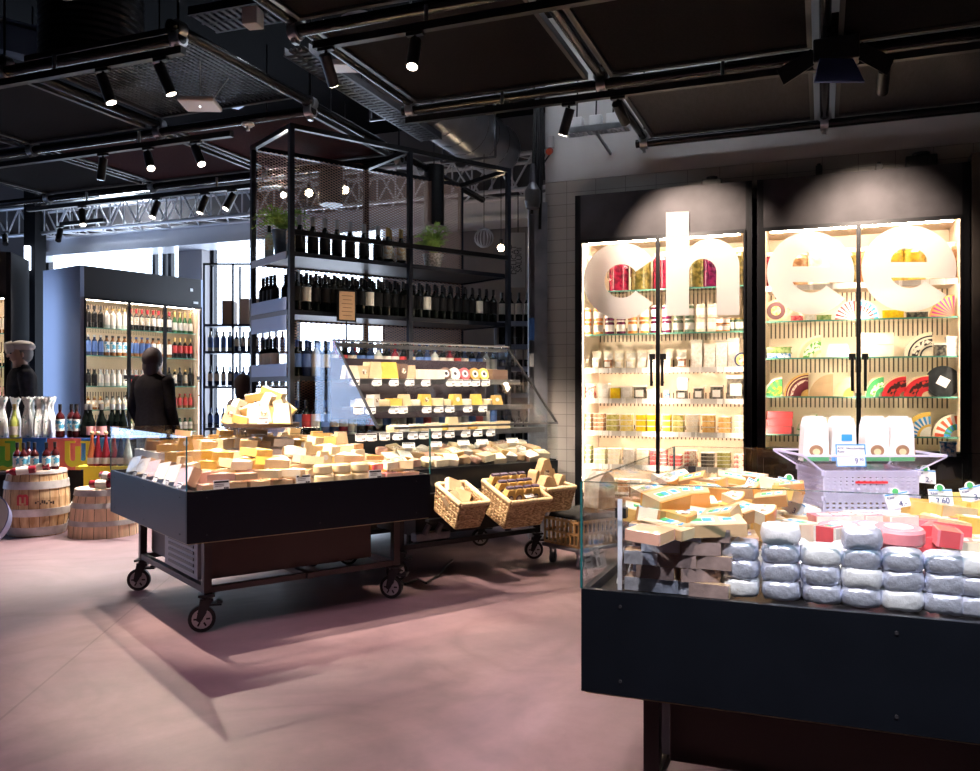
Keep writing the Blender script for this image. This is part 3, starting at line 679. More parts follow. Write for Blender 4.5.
# brown blocks in crossed layers
bm1=(CH['brown'],FOIL)
bt=(mat('dark_cheese_rind',(.29,.21,.20),.2,0,.4,16,.5,22,coat=1),FOIL)
lay=[[(.06,.10),(.165,.10),(.265,.085)],[(.10,.095),(.22,.10)],[(.055,.10),(.165,.095),(.27,.10)],[(.11,.10),(.225,.095)],[(.07,.11),(.185,.10),(.27,.11)]]
for li,L_ in enumerate(lay):
    for bi,(dx,dy) in enumerate(L_):
        me=cheese('block',(.105,.085,.036),(CH['tan'],FOIL if (bi==0 and li!=1) or (li,bi) in ((4,1),(0,1)) else bt[0]))
        item(me,'cheese_block',f'dark wrapped cheese slab, {ORD[bi]} from left in {ORD[li]} layer up beside acrylic divider','cheese',(dx_+.012+dx*.88,Y0+.02+dy,.798-.014+li*.0365+.012),(0,0,rn.uniform(-.1,.1)+(.28 if bi else 0)*(1 if li%2 else -.3)),'dark cheese slabs in the left stack')
for i in range(4):
    for k in range(4):
        me=cheese('block',(.13,.12,.042),bt if (i+k)%2 else (CH['tan'],bt[0]))
        item(me,'cheese_block',f'dark cheese slab behind the left stack, {ORD[k]} from bottom, {ORD[i]} from left','cheese',(dx_+.08+i*.135 if i<2 else dx_+.08+(i-2)*.135,Y0+(.235 if i<2 else .37),.783+k*.043),(0,0,rn.uniform(-.1,.1)),'dark cheese slabs under the tan packs')
def F2(px,py,z): p=at(px,py,z); return (p[0],p[1],z)
def fc(kind,size,c,rd,st,px,py,z,rot,label,name='cheese_block'):
    m_=cheese(kind,size,(CH[c],CH[rd]),st); return item(m_,name,label,'cheese',F2(px,py,z),rot)
fc('block',(.18,.11,.034),'cream','tan',STK,710,532,.962,(R(6),R(-3),AA-.1),'large cream cheese pack with blue and green stickers on dark slabs')
fc('block',(.14,.10,.028),'cream','tan',STK,672,532,.962,(R(5),R(6),-.5),'cream cheese pack lying left of the large stickered pack')
fc('block',(.16,.09,.03),'pale','tan',STK,688,520,.965,(R(12),R(6),-.1),'pale cheese pack wedged behind the large stickered pack')
fc('block',(.10,.09,.03),'tan','pink',None,650,540,.955,(R(3),R(3),-.3),'tan cheese slab at the left end beside the acrylic divider')
fc('block',(.12,.1,.035),'tan','pink',STP,735,545,.90,(R(5),0,.2),'tan cheese slab behind the first foil stack')
fc('block',(.115,.085,.045),'tan','orange',STK,665,508,1.01,(R(14),R(-8),AA+.55),'orange rinded cheese block with green sticker, leftmost of the upper heap')
fc('block',(.125,.085,.045),'tan','orange',STK,688,503,1.005,(R(14),R(-5),AA-.15),'orange rinded cheese block with blue and green stickers, second of upper heap')
fc('block',(.11,.08,.045),'gold','orange',STK,707,498,.99,(R(12),R(8),AA+.5),'golden cheese block with orange rind, third of upper heap')
fc('block',(.12,.1,.05),'rind','orange',None,690,512,.955,(0,0,AA),'brown orange cheese block under the upper heap') 
fc('block',(.14,.1,.05),'rind','orange',None,668,516,.95,(0,0,AA+.5),'brown cheese block at the left bottom of the upper heap') 
fc('block',(.12,.1,.05),'rind','gold',None,708,508,.94,(0,0,AA+.2),'brown cheese block at the right bottom of the upper heap') 
for i,(px,py,c,z) in enumerate(((702,519,'yellow',.94),(718,515,'yellow',.935),(734,509,'yellow',.93),(749,507,'yellow',.925),(765,512,'cream',.90))):
    fc('block',(.10,.08,.05),c,'gold',STK,px,py,z,(R(10),R(5),AA-.3+i*.1),f'yellow topped cheese pack with blue print, {ORD[i]} from left behind the stickered pack')
    fc('block',(.10,.08,.045),'cream','gold',None,px+2,py+9,z-.05,(0,0,AA),f'cream cheese pack in the lower layer, {ORD[i]} from left behind the stickered pack')
for i,(px,py,c) in enumerate(((722,492,'tan'),(742,488,'tan'),(758,490,'gold'),(735,497,'tan'),(756,499,'cream'),(664,490,'cream'),(690,486,'gold'),(640,505,'pink'))):
    fc('wedge' if i%2 else 'block',(.11,.08,.045),c,'rind',STK if i>4 else None,px,py+3,.955,(0,R(6),AA+i*.7),f'{desc[c]} cheese piece behind the upper heap, left of crates, {("behind the golden block","under the tilted price sign","right of the price sign","in front of that sign","beside the cream packs","at the far left","behind the upper heap","against the acrylic divider")[i]}')
    fc('block',(.12,.09,.055),c,'rind',None,px,py+8,.90,(0,0,AA+i*.3),f'{desc[c]} cheese block in the lower back rank, {ORD[i]} counted along the heap')
for i,(px,py,c,s) in enumerate(((764,534,'cream','block'),(783,529,'pale','block'),(770,518,'cream','wedge'),(788,515,'yellow','wedge'),(775,541,'tan','block'),(797,540,'pale','block'),(806,532,'pale','block'),(752,528,'gold','wedge'))):
    fc(s,(.12,.10,.06),c,'gold' if c!='pale' else 'cream',STK if i in(5,6) else None,px,py,.862,(0,0,AA+i*.4),f'{desc[c]} cheese piece left of the white crates, {("in the middle of the cluster","at its right","behind a price tag","behind the second tag","just behind a foil stack","with blue sticker nearest the foil","with blue sticker nearest the crate","at its left edge")[i]}')
hp=[(648,498),(662,486),(676,483),(694,485),(712,489),(730,484),(752,484),(772,489),(786,500),(772,505),(726,503),(700,512),(655,523),(676,525),(722,523),(741,519),(756,519),(640,520),(790,494),(745,497)]
hn=['left of the orange block','behind the orange block','at the top left','above the golden block','behind the golden block','at the top middle','behind the tilted sign','behind the blue tabbed sign','right of the signs','below the blue tabbed sign','below the golden block','between orange block and large pack','above the left cream pack','above the large pack','right above the large pack','left of the yellow packs','among the yellow packs','touching the divider','nearest the crates','under the tilted sign']
for i,(px,py) in enumerate(hp):
    c=('cream','pale','pale','gold','tan')[i%5]
    fc(('block','wedge','block')[i%3],(.10,.075,.038),c,('rind','orange','gold')[i%3],STK if i%3!=1 else STO,px,py,.99 if py<500 else .975,(R(rn.uniform(2,16)),R(rn.uniform(-14,14)),AA+rn.uniform(-.9,.9)),f'small {desc[c]} cheese pack on the upper heap, {hn[i]}')
# pink and red goods before the crate
for i,(px,py,w_) in enumerate(((842,541,.15),(872,541,.15),(898,543,.12))):
    me=cheese('round',(.15,.15,.05),(CH['rose'],CH['red']),FOILW); item(me,'ham_pack',f'round rose coloured wrapped pack with pale label before the white crates, {ORD[i]} from left','ham pack',F2(px,py,.885),(R(4),0,AA+(.1,-.05,.05)[i]))
for i,(px,py) in enumerate(((833,548),(858,548),(885,549),(912,547))):
    me=cheese('round',(.14,.14,.05),(CH['rose'],CH['white']),FOILW); item(me,'round_cheese',f'flat pink round cheese under the rose packs, {ORD[i]} from left','cheese',F2(px,py,.84),(0,0,0))
fc('block',(.075,.075,.07),'red','white',STK,832,549,.87,(0,0,AA+.6),'small dark red cube pack with blue sticker left of the pink packs','ham_pack')
for i,(px,py) in enumerate(((918,532),(931,540),(946,545),(955,540),(940,532),(908,545),(925,551))):
    me=cheese('wedge' if i%2 else 'block',(.11,.07,.05),(CH['red'],CH['rose'])); item(me,'waxed_cheese',f'red waxed cheese piece right of the pink packs, {("top left","left middle","low middle","right end","upper middle","low left","lowest, by the foil")[i]}','cheese',F2(px,py,.875 if i!=6 else .84),(R(6),0,i*.8))
for i,(px,py) in enumerate(((946,534),(962,533),(978,534),(955,522),(972,519),(990,521),(938,520),(925,515),(984,510),(965,508),(945,507))):
    me=cheese('wedge',(.15,.09,.055),(CH['yellow' if i%3 else 'cream'],CH['gold']),STK if i<3 else None)
    item(me,'cheese_wedge',f'yellow cheese wedge right on the front table, {ORD[i]} backward from the red pieces','cheese',F2(px,py,.872 if i<3 else .905),(0,R(-8),AA+2.2+i*.25))
fc('block',(.14,.1,.05),'pink','pale',FOILW,965,556,.84,(0,0,0),'pale pink cheese pack behind the sixth foil stack')
fc('block',(.14,.1,.05),'pale','cream',FOILW,990,553,.84,(0,0,0),'pale cheese pack behind the seventh foil stack')
for i,(px,py) in enumerate(((828,528),(850,527),(872,527),(894,528))):
    me=cheese('block',(.11,.10,.045),(CH['pink' if i%2 else 'rose'],CH['white']),FOILW); item(me,'ham_pack',f'pink pack lying directly against the white crates, {ORD[i]} from left','ham pack',F2(px,py,.89),(0,0,AA+.1*i))
# price signs on the front table
def psign(px,py,z,rz,roll,label,w=.095,h=.062,leaf=GREENL):
    p=F2(px,py,z); t=thing('price_sign',label,'price sign',p,rot=(-.25,roll,rz))
    part(MB().box((0,0,.05),(.006,.004,.1)),'stem',ACR,t)
    part(MB().box((0,0,.085+h/2),(w,.003,h)).cyl((0,.0015,.085+h),(0,-.0015,.085+h),.018,n=14),'card',WHITE,t)
    m=MB(); y=-.0022
    m.box((0,y,.085+h*.93),(w*.98,.001,.004),mi=0)
    m.cyl((0,-.0014,.085+h+.004),(0,-.003,.085+h+.004),.011,n=12,mi=1)
    part(m,'print',[BLUEL,leaf],t)
    return t
INKB=mat('dark_blue_ink',(.03,.05,.2),.5)
def wr(parent,txt,size,x,z,mt=INK):
    me=textmesh(txt,size,mt,'LEFT',.0005); part(me,'lettering',None,parent,loc=(x,-.003,z),rot=(PI/2,0,0))
for px,py,z,rz,ro,lab,pr in ((742,515,.90,AA-.35,.45,'white price sign tilted over the yellow packs','4.-'),(785,515,.90,AA,.2,'white price sign with blue tab left of the crates, rear','3.-'),
  (781,535,.87,AA+.1,.55,'white price sign left of the crates, nearest the foil row','3.-'),(907,532,.87,AA,.12-.3,'white price sign with pin in front of the crates','4.-'),
  (945,530,.89,AA,0,'white and blue price sign among the yellow wedges','2.60'),(926,505,.92,AA,.1,'white price sign with green tab right of the crates','2.-'),(983,525,.89,AA,-.2,'white price sign cut by the right edge of photo','3.-')):
    t=psign(px,py,z-.015,rz,ro,lab,.082,.054); wr(t,pr,.028,.0 if len(pr)<4 else -.02,.09,INKB); wr(t,'Käse',.013,-.035,.120,INKB)
# white perforated crates
CRW=translmat('milky_plastic',(.78,.76,.92),.35)
cx0,cy0=at(857,524,.85)[:2]
def crate(z,w,d,h,label):
    t=thing('white_crate',label,'crate',(cx0,cy0+.13,z),AA)
    m=MB(); th=.006
    m.b2((-w/2,-d/2,0),(w/2,d/2,.006))
    for s in (-1,1):
        for ax in (0,1):
            Lh=(w if ax==0 else d)/2
            def bx(a0,a1,z0,z1):
                if ax==0: m.b2((a0,s*d/2-th/2,z0),(a1,s*d/2+th/2,z1))
                else: m.b2((s*w/2-th/2,a0,z0),(s*w/2+th/2,a1,z1))
            nz=6; nx=int(Lh*2/.022)
            for k in range(nz+1): bx(-Lh,Lh,k*h/nz*.93,k*h/nz*.93+.009)
            for k in range(nx+1): q=-Lh+k*2*Lh/nx; bx(q-.0055,q+.0055,.0,h*.95)
            bx(-Lh-.012,Lh+.012,h-.016,h)
    part(m,'perforated_walls',CRW,t)
    return t
zc_=.85
c1=crate(zc_,.345,.26,.105,'white perforated plastic crate standing on the front table, lower of two')
c2=crate(zc_+.107,.345,.26,.09,'white perforated plastic crate stacked on another, upper of two')
part(MB().box((0,-.137,.05),(.12,.003,.008)),'red_mark',REDL,c2,'thin red stripe')
for i in range(6):
    me=cheese('block',(.10,.08,.05),(CH[('pale','cream','pink')[i%3]],CH['tan']),STK)
    q=(-.11+.11*(i%3),-.05+.12*(i//3)); item(me,'cheese_block',f'cheese pack lying inside the lower white crate, {("left","middle","right")[i%3]} {("front","rear")[i//3]}','cheese',(cx0+q[0]*CA-(q[1]+.13)*SA*0,cy0+.13+q[1]+q[0]*SA,zc_+.008),(0,0,AA))
zt2=zc_+.199
t=thing('acrylic_tray','wide clear acrylic tray with flared rim on top of the white crates','tray',(cx0,cy0+.13,zt2),AA)
m=MB(); a=[(-.18,-.12),(.18,-.12),(.18,.12),(-.18,.12)]; b_=[(-.26,-.17),(.26,-.17),(.26,.17),(-.26,.17)]
z0,z1=.0,.055
for i in range(4):
    j=(i+1)%4
    vs=[(a[i][0],a[i][1],z0),(a[j][0],a[j][1],z0),(b_[j][0],b_[j][1],z1),(b_[i][0],b_[i][1],z1)]
    m.add(vs+[(x,y,z+.006) for x,y,z in vs],[(0,1,2,3),(7,6,5,4),(0,4,5,1),(1,5,6,2),(2,6,7,3),(3,7,4,0)])
m.b2((-.18,-.12,0),(.18,.12,.006))
part(m,'flared_rim',ACR,t)
m=MB()
for i in range(4):
    j=(i+1)%4; m.bar((b_[i][0],b_[i][1],z1+.004),(b_[j][0],b_[j][1],z1+.004),.008); m.bar((a[i][0],a[i][1],z0),(b_[i][0],b_[i][1],z1),.006)
part(m,'rim_edge',translmat('bright_acrylic_edge',(.85,.82,1),.4),t)
BAG=mat('white_paper_bag',(.85,.83,.85),.5,0,.05,6,.3,12); KRAFT=mat('kraft_window',(.35,.2,.12),.4,0,.2,30)
def bag(dx,label,side=KRAFT,blue=False):
    p=(cx0+dx*CA+.03*SA,cy0+.13+dx*SA-.03*CA,zt2+.03)
    t=thing('mozzarella_bag' if blue else 'cheese_bag',label,'paper bag',p,AA+dx*.3)
    w,h=.098,.165
    m=MB(); m.prism([(-w/2,0),(w/2,0),(w*.46,h*.8),(w*.36,h),(-w*.34,h),(-w*.42,h*.8)],-.03,.03,0,mic=0); m.box((0,0,h),(w*.7,.02,.012))
    part(m,'paper',BAG,t)
    part(MB().prism([(w/2-.004,.01),(w/2+.006,.01),(w*.47,h*.75),(w*.42,h*.75)],-.026,.026),'side_window',side,t,'brown see-through side gusset')
    g=MB(); g.box((0,-.0315,.012),(w*.96,.002,.022),mi=0)
    if not blue:
        n=16; g.prism([(.026*math.cos(i*2*PI/n),.04+.022*math.sin(i*2*PI/n)) for i in range(n)],-.033,-.031,mi=1); g.prism([(.014*math.cos(i*2*PI/n),.036+.012*math.sin(i*2*PI/n)) for i in range(n)],-.0345,-.033,mi=2)
    else: g.box((.01,-.032,.09),(.04,.002,.025),mi=3)
    part(g,'print',[GREENL if not blue else BLUEL,KRAFT,CH['cream'],BLUEL,mat('grey_ink',(.3,.3,.32),.5)],t)
    return t
b1=bag(-.175,'white paper cheese bag with blue round print on acrylic tray, leftmost')
bag(-.07,'white paper bag with blue flag print behind the 9.90 price sign',blue=True)
bag(.055,'white paper cheese bag with brown bowl picture, right beside the price sign')
bag(.15,'white paper cheese bag with brown bowl picture, rightmost on the tray')
t=thing('price_sign','large white and blue price sign reading 9.90 on the acrylic tray','price sign',(cx0-.06*CA+.10*SA,cy0+.13-.06*SA-.10*CA,zt2+.012),rot=(-.12,0,AA))
part(MB().box((0,0,.043),(.112,.003,.08),mi=0),'card',WHITE,t)
m=MB()
for z_ in (.083,.003): m.box((0,-.002,z_),(.112,.002,.004))
for x_ in (-.054,.054): m.box((x_,-.002,.043),(.004,.002,.08))
part(m,'border',BLUEL,t)
wr(t,'AOC Gletscherkäse',.0125,-.05,.066,INKB); wr(t,'Rund',.0125,-.05,.054,INKB); wr(t,'9',.03,.012,.012,INKB); wr(t,'90',.016,.031,.022,INKB)
# ================= FRIDGES =================
CREAM=mat('cream_fridge_liner',(.82,.68,.53),.5)
m,nt,b=nodemat('slotted_cream_back'); SLOT=m     # back panel with rows of dark slots
tc=nt.nodes.new('ShaderNodeTexCoord'); sp=nt.nodes.new('ShaderNodeSeparateXYZ'); nt.links.new(tc.outputs['Object'],sp.inputs[0])
def band(out,per,duty):
    a=nt.nodes.new('ShaderNodeMath'); a.operation='MULTIPLY'; a.inputs[1].default_value=1/per; nt.links.new(out,a.inputs[0])
    f=nt.nodes.new('ShaderNodeMath'); f.operation='FRACT'; nt.links.new(a.outputs[0],f.inputs[0])
    g=nt.nodes.new('ShaderNodeMath'); g.operation='LESS_THAN'; g.inputs[1].default_value=duty; nt.links.new(f.outputs[0],g.inputs[0]); return g
g1=band(sp.outputs[0],.036,.32); g2=band(sp.outputs[2],.30,.42)
mu=nt.nodes.new('ShaderNodeMath'); mu.operation='MULTIPLY'; nt.links.new(g1.outputs[0],mu.inputs[0]); nt.links.new(g2.outputs[0],mu.inputs[1])
mx=nt.nodes.new('ShaderNodeMix'); mx.data_type='RGBA'; nt.links.new(mu.outputs[0],mx.inputs[0]); mx.inputs[6].default_value=(.82,.67,.51,1); mx.inputs[7].default_value=(.09,.06,.04,1); nt.links.new(mx.outputs[2],b.inputs['Base Color'])
GSH=glassmat('shelf_glass',(.93,.98,.96),.06); GSE=mat('green_shelf_edge',(.10,.30,.24),.1)
RAILW=spotmat('white_price_rail',(.55,.53,.50),(.85,.84,.82),14,.48,.5,stretch=(1,.01,.01)); HEAD=mat('dark_violet_steel',(.045,.040,.046),.5,.3,.5,3); FBLK=mat('fridge_black_frame',(.012,.012,.015),.3,.3)
HEADR=HEAD
def fridge(name,label,cat,loc,rz,w,d,zb,zt,zh,shelves,doors,led=LEDW,side=FBLK,head=HEAD,handles=(),base=FBLK,slots=SLOT,swing=None):
    t=thing(name,label,cat,loc,rz); fr=.05
    m=MB(); m.b2((0,0,.0),(.05,d,zh)); m.b2((w-.05,0,0),(w,d,zh)); m.b2((.05,d-.03,0),(w-.05,d,zh)); m.b2((.05,.02,zh-.02),(w-.05,d-.03,zh)); part(m,'cabinet',side,t)
    part(MB().b2((.05,.0,zt),(w-.05,.04,zh)),'header_panel',head,t)
    part(MB().b2((.05,.02,0),(w-.05,d-.03,zb-.03)),'base',base,t)
    m=MB(); m.b2((.05,.045,zb-.03),(w-.05,d-.03,zb)); m.b2((.05,.045,zt+.001),(w-.05,d-.03,zt+.03)); m.b2((.05,.05,zb),(.062,d-.03,zt)); m.b2((w-.062,.05,zb),(w-.05,d-.03,zt)); part(m,'liner',CREAM,t)
    part(MB().b2((.062,d-.045,zb),(w-.062,d-.031,zt)),'back_panel',slots,t)
    part(MB().b2((.1,.075,zt-.028),(w-.1,.10,zt-.006)),'light_tube',led,t)
    for z,kind in shelves:
        dd=.09
        if kind=='glass':
            s=part(MB().b2((.065,dd,z-.010),(w-.065,d-.06,z)),'glass_shelf',GSH,t); part(MB().b2((.065,dd-.006,z-.011),(w-.065,dd,z+.001)),'shelf_edge',GSE,s,'green glass front edge')
        else:
            s=part(MB().b2((.065,dd,z-.018),(w-.065,d-.06,z)),'shelf',CREAM,t); part(MB().b2((.065,dd-.012,z-.04),(w-.065,dd,z+.004)),'price_rail',RAILW,s,'white price rail')
        if kind!='glass': part(MB().b2((.12,dd+.03,z-.034),(w-.12,dd+.048,z-.020)),'light_tube',led,t)
    for q in [doors[0][0]]+[d_[1]-.006 for d_ in doors]: part(MB().b2((q+.001,.016,zb+.05),(q+.013,.026,zt-.04)),'light_tube',led,t)
    for i,(a,b_) in enumerate(doors):
        m=MB(); f=.016
        m.b2((a,-.02,zb),(a+f,.012,zt)); m.b2((b_-f,-.02,zb),(b_,.012,zt)); m.b2((a+f,-.02,zt-.028),(b_-f,.012,zt)); m.b2((a+f,-.02,zb),(b_-f,.012,zb+.03))
        dr=part(m,'door',FBLK,t); part(MB().b2((a+f,-.008,zb+.03),(b_-f,-.002,zt-.028)),'glass_pane',DOORG,dr)
        if handles:
            hz0,hz1=handles; s=b_-f-.03 if i%2==0 else a+f+.03
            m=MB(); m.cyl((s,-.06,hz0),(s,-.06,hz1),.012,n=10); 
            for z in (hz0+.03,hz1-.03): m.cyl((s,-.06,z),(s,-.01,z),.01,n=8)
            m.box((s,-.015,hz1+.01),(.05,.012,.05)); part(m,'handle',BLK,dr)
    return t
def zr(py,px,Y=7.3): return hg(py,aty(px,Y)[1])
SH1=[(zr(y,660),k) for y,k in ((289,'glass'),(333,'glass'),(368,'s'),(399,'s'),(432,'s'),(466,'s'),(494,'s'))]
SH2=[(zr(y,860),k) for y,k in ((283,'s'),(319,'glass'),(357,'glass'),(396.5,'glass'),(435.5,'glass'))]
ZT=2.664
xa,xb=FX[575],aty(752,FY)[0]; xc_,xd=aty(757,FY)[0],aty(970,FY)[0]
m1=aty(658,FY)[0]-xa; m2=aty(858.5,FY)[0]-xc_
F1=fridge('cheese_fridge','tall lit glass-door fridge with jars and tubs, left behind the foreground table','fridge',(xa,FY,0),0,xb-xa,.65,.42,ZT,3.06,SH1,[(.05,m1),(m1+.0004,xb-xa-.05)],handles=(zr(386,658,FY),zr(358,658,FY)))
F2_=fridge('cheese_fridge','tall lit glass-door fridge with cheese wheels, at the right before the tiled wall','fridge',(xc_,FY,0),0,xd-xc_,.65,.855,ZT,3.06,SH2,[(.05,m2),(m2+.0004,xd-xc_-.05)],handles=(zr(391,858,FY),zr(358,858,FY)))
part(MB().b2((.05,-.03,.80),(xd-xc_-.05,.03,.855)),'bottom_rail',FBLK,F2_)
solo(MB().box((0,0,1.52),(.09,.13,3.04)),'steel_post',[FBLK],'black steel post between the two cheese fridges','post',(xb+(xc_-xb)/2,FY-.08,0)) if False else None
solo(MB().b2((0,0,0),(.34,.19,3.12)),'end_panel',[mat('taupe_steel_panel',(.12,.10,.085),.5,.2,.3,4)],'taupe steel end panel at the right edge beside the second fridge','panel',(xd+.01,FY-.02,0))
solo(MB().b2((0,0,0),(.05,.05,3.14)).b2((xd-xa-.05,0,0),(xd-xa,.05,3.14)),'fridge_surround',[FBLK],'black surround uprights framing both cheese fridges','frame',(xa-.055,FY-.06,0)) if False else None
# small lamps and cable boxes lying on top of the fridges
for px,w_,h_,lab in ((819,.05,.09,'small dark knob on the top edge of the second fridge, left one'),(879,.05,.06,'small dark knob on the top edge of the second fridge, right one'),(921,.22,.10,'black cable box on top of the second fridge'),(712,.16,.06,'black cable box on top of the first fridge')):
    x,zc=aty(px,FY+.1); solo(MB().box((0,0,h_/2),(w_,.08,h_)).cyl((0,0,h_),(0,0,h_+.02),w_*.3,n=10),'cable_box',[BLK],lab,'box',(x,FY+.1,3.06),bevel=.008)
# ---- letters c h e e on the doors and header
VIN=translmat('frosted_white_vinyl',(.96,.94,.94),.5,alpha=.92)
def arc(cx,cy,r,a0,a1,n=40,ry=None):
    ry=r if ry is None else ry
    return [(cx+r*math.cos(R(a0+(a1-a0)*i/n)),cy+ry*math.sin(R(a0+(a1-a0)*i/n))) for i in range(n+1)]
def letter(name,loops_px,label,Y=FY-.03):
    lp=[]
    for L_ in loops_px:
        q=[]
        for px,py in L_:
            x,zc=aty(px,Y); q.append((x,hg(py,zc)))
        lp.append(q)
    ox,oz=lp[0][0]; lp=[[(x-ox,z-oz) for x,z in q] for q in lp]
    me=outline(lp,.003); me.materials.append(VIN)
    return solo(me,name,None,label,'letter',(ox,Y,oz),rot=(PI/2,0,0),group='frosted lettering on the cheese fridges')
def pxarc(cx,cy,rx,ry,a0,a1,n=40): return [(cx+rx*math.cos(R(a0+(a1-a0)*i/n)),cy-ry*math.sin(R(a0+(a1-a0)*i/n))) for i in range(n+1)]
letter('letter_c',[pxarc(621.5,281,38,38.2,34,325)+pxarc(621.5,281,17,16.8,325,34)],'large frosted white letter c on the left door of the first fridge')
letter('letter_h',[[(666,315.8),(666,212.2),(689,211.4),(689,249.5)]+pxarc(711.5,266.5,28,28.1,142,0,24)+[(739.5,315),(716.5,315.2),(716.5,272)]+pxarc(702.7,272,13.7,13.2,0,180,20)+[(689,315.6)]],'large frosted white letter h reaching up over the fridge header')
def e_(cx,cy,rx,ry):
    a0=-math.degrees(math.asin(9.5/ry)); ri=20.5
    lo=[(cx+rx*math.cos(R(a0)),cy+9.5)]+pxarc(cx,cy,rx,ry,a0,322,50)[1:]+pxarc(cx,cy,ri,ri*.95,320,207.5,24)
    h=pxarc(cx,cy-6.5,18.3,14.5,0,180,20)
    return [lo,h]
letter('letter_e',e_(810.7,273,43.8,41.3),'large frosted white letter e, left of two on the second fridge')
letter('letter_e',e_(909,268.6,47.5,42.9),'large frosted white letter e, right of two on the second fridge')
# ---- goods
def fx(px,Y=7.42): return aty(px,Y)[0]
PAPER=mat('paper_label',(.85,.82,.78),.5)
def jarmesh(r,h,fill,lid,lab=None,lh=.5,n=16):
    m=MB(); pr=[(r*.92,0),(r,h*.04)]; mis=[0]
    if lab: pr+=[(r,h*.2),(r*1.01,h*.2),(r*1.01,h*(.2+lh)),(r,h*(.2+lh))]; mis+=[0,1,1,1]
    pr+=[(r,h*.82),(r*.86,h*.9)]; mis+=[0,0]
    pr+=[(r*.9,h*.9),(r*.9,h)]; mis+=[2,2]
    m.lathe(pr,n,mis=mis); return m.mesh('jar',[fill,lab or fill,lid])
JR={k:spotmat('jar_'+k,c1,c2,26,.4,.6,.12,bump=.1) for k,c1,c2 in (('red',(.09,.004,.016),(.22,.012,.035)),('purple',(.05,.004,.025),(.13,.01,.05)),('olive',(.06,.05,.01),(.17,.13,.035)),('salmon',(.5,.16,.08),(.4,.1,.05)),('brown',(.16,.07,.03),(.34,.2,.1)),('creamy',(.75,.6,.4),(.85,.75,.6)),('yellow',(.5,.33,.03),(.3,.18,.02)),('orange',(.7,.2,.05),(.85,.35,.1)),('darkgreen',(.07,.12,.08),(.15,.2,.12)),('clear',(.6,.5,.4),(.75,.66,.55)))}
LIDW=mat('pale_metal_lid',(.75,.70,.62),.35,.2); LIDG=mat('gold_metal_lid',(.6,.42,.16),.3,.7)
def bigjar(px,col,z,fr,Y=7.46,r=.088,h=.335,n=0):
    x=fx(px,Y); t=thing('preserve_jar',f'big jar of {col} preserves, {ORD[n]} from left on top shelf of {fr}','jar',(x,Y,z),0,'big preserve jars on the top shelves')
    m=MB(); m.lathe([(r*.9,0),(r,.02),(r,h*.78),(r*.82,h*.88)],20); part(m,'jar_body',JR[{'red cabbage':'red','purple':'purple','green olive':'olive','salmon coloured':'salmon','brown':'brown','cream coloured':'creamy','yellow pepper':'yellow','pale':'clear'}[col]],t)
    part(MB().lathe([(r*.86,h*.88),(r*.88,h*.98),(r*.7,h)],20),'lid',LIDW,t)
for n,(px,c) in enumerate(((590,'pale'),(619,'red cabbage'),(641,'green olive'),(663,'red cabbage'),(681,'pale'),(697,'green olive'),(712,'purple'),(727,'pale'),(741,'green olive'))): bigjar(px,c,SH1[0][0],'first cheese fridge',n=n)
for n,(px,c) in enumerate(((770,'red cabbage'),(798,'brown'),(818,'cream coloured'),(848,'green olive'),(868,'salmon coloured'),(893,'yellow pepper'),(914,'yellow pepper'),(936,'pale'),(951,'brown'))): bigjar(px,c,SH2[0][0],'second cheese fridge',n=n,h=.30)
Z=SH1[1][0]; seq=['orange','orange','purple','purple','orange','orange','purple','purple','darkgreen','darkgreen','creamy','creamy']
cw={'orange':'orange','purple':'purple','darkgreen':'dark green','creamy':'cream'}
for i,c in enumerate(seq):
    me=jarmesh(.041,.118,JR[c],LIDW,PAPER,.5)
    for k in range(2): item(me,'jar',f'small {cw[c]} jar with paper label, {ORD[i]} column from left, {("lower","upper")[k]}, first fridge','jar',(fx(587+i*11.4,7.33),7.33,Z+k*.12),(0,0,0),'small labelled jars on the second shelf')
me=jarmesh(.036,.058,JR['orange'],LIDW,PAPER,.6)
for i in range(2):
    for k in range(2): item(me,'jar',f'tiny labelled jar right of the cream jars, {("left","right")[i]} column, {("lower","upper")[k]}','jar',(fx(719+i*8,7.33),7.33,Z+k*.06),(0,0,0))
me=jarmesh(.027,.11,JR['darkgreen'],LIDG,PAPER,.5)
for i in range(3): item(me,'jar',f'slim dark jar with white label, {ORD[i]} of three at the right end of second shelf','jar',(fx(731+i*6.3,7.33),7.33,Z),(0,0,0))
def tub(w,d,h,body,lid,kind='box',lab=None):
    key=('tub',w,d,h,body.name,lid.name,kind,lab and lab.name)
    if key in PRO: return PRO[key]
    m=MB()
    if kind=='box': m.box((0,0,h*.43),(w*.92,d*.92,h*.86),mi=0); m.box((0,0,h*.93),(w,d,h*.14),mi=1)
    else: m.lathe([(w*.42,0),(w*.47,h*.86),(w*.5,h*.86),(w*.5,h)],16,mis=[0,1,1])
    if lab: m.box((0,-d*.465,h*.4),(w*.6,.003,h*.5),mi=2)
    PRO[key]=m.mesh('tub',[body,lid,lab or body]); return PRO[key]
CL=mat('clear_lid_plastic',(.82,.78,.7),.2)
FD={k:spotmat('food_'+k,c1,c2,40,.4,.6,.25) for k,c1,c2 in (('cream',(.8,.7,.5),(.88,.82,.68)),('yellow',(.8,.6,.1),(.85,.72,.35)),('bright',(.85,.65,.02),(.8,.5,.02)),('olive',(.35,.33,.08),(.6,.55,.2)),('orange',(.75,.4,.1),(.85,.6,.25)),('green',(.15,.25,.08),(.35,.42,.18)),('pale_green',(.55,.58,.32),(.7,.7,.5)),('red',(.6,.05,.08),(.8,.2,.2)),('brown',(.3,.13,.08),(.6,.35,.2)),('dark',(.05,.05,.05),(.2,.18,.14)),('white',(.85,.83,.78),(.7,.66,.58)),('blue',(.05,.2,.5),(.8,.8,.85)),('mix',(.6,.1,.1),(.8,.75,.6)))}
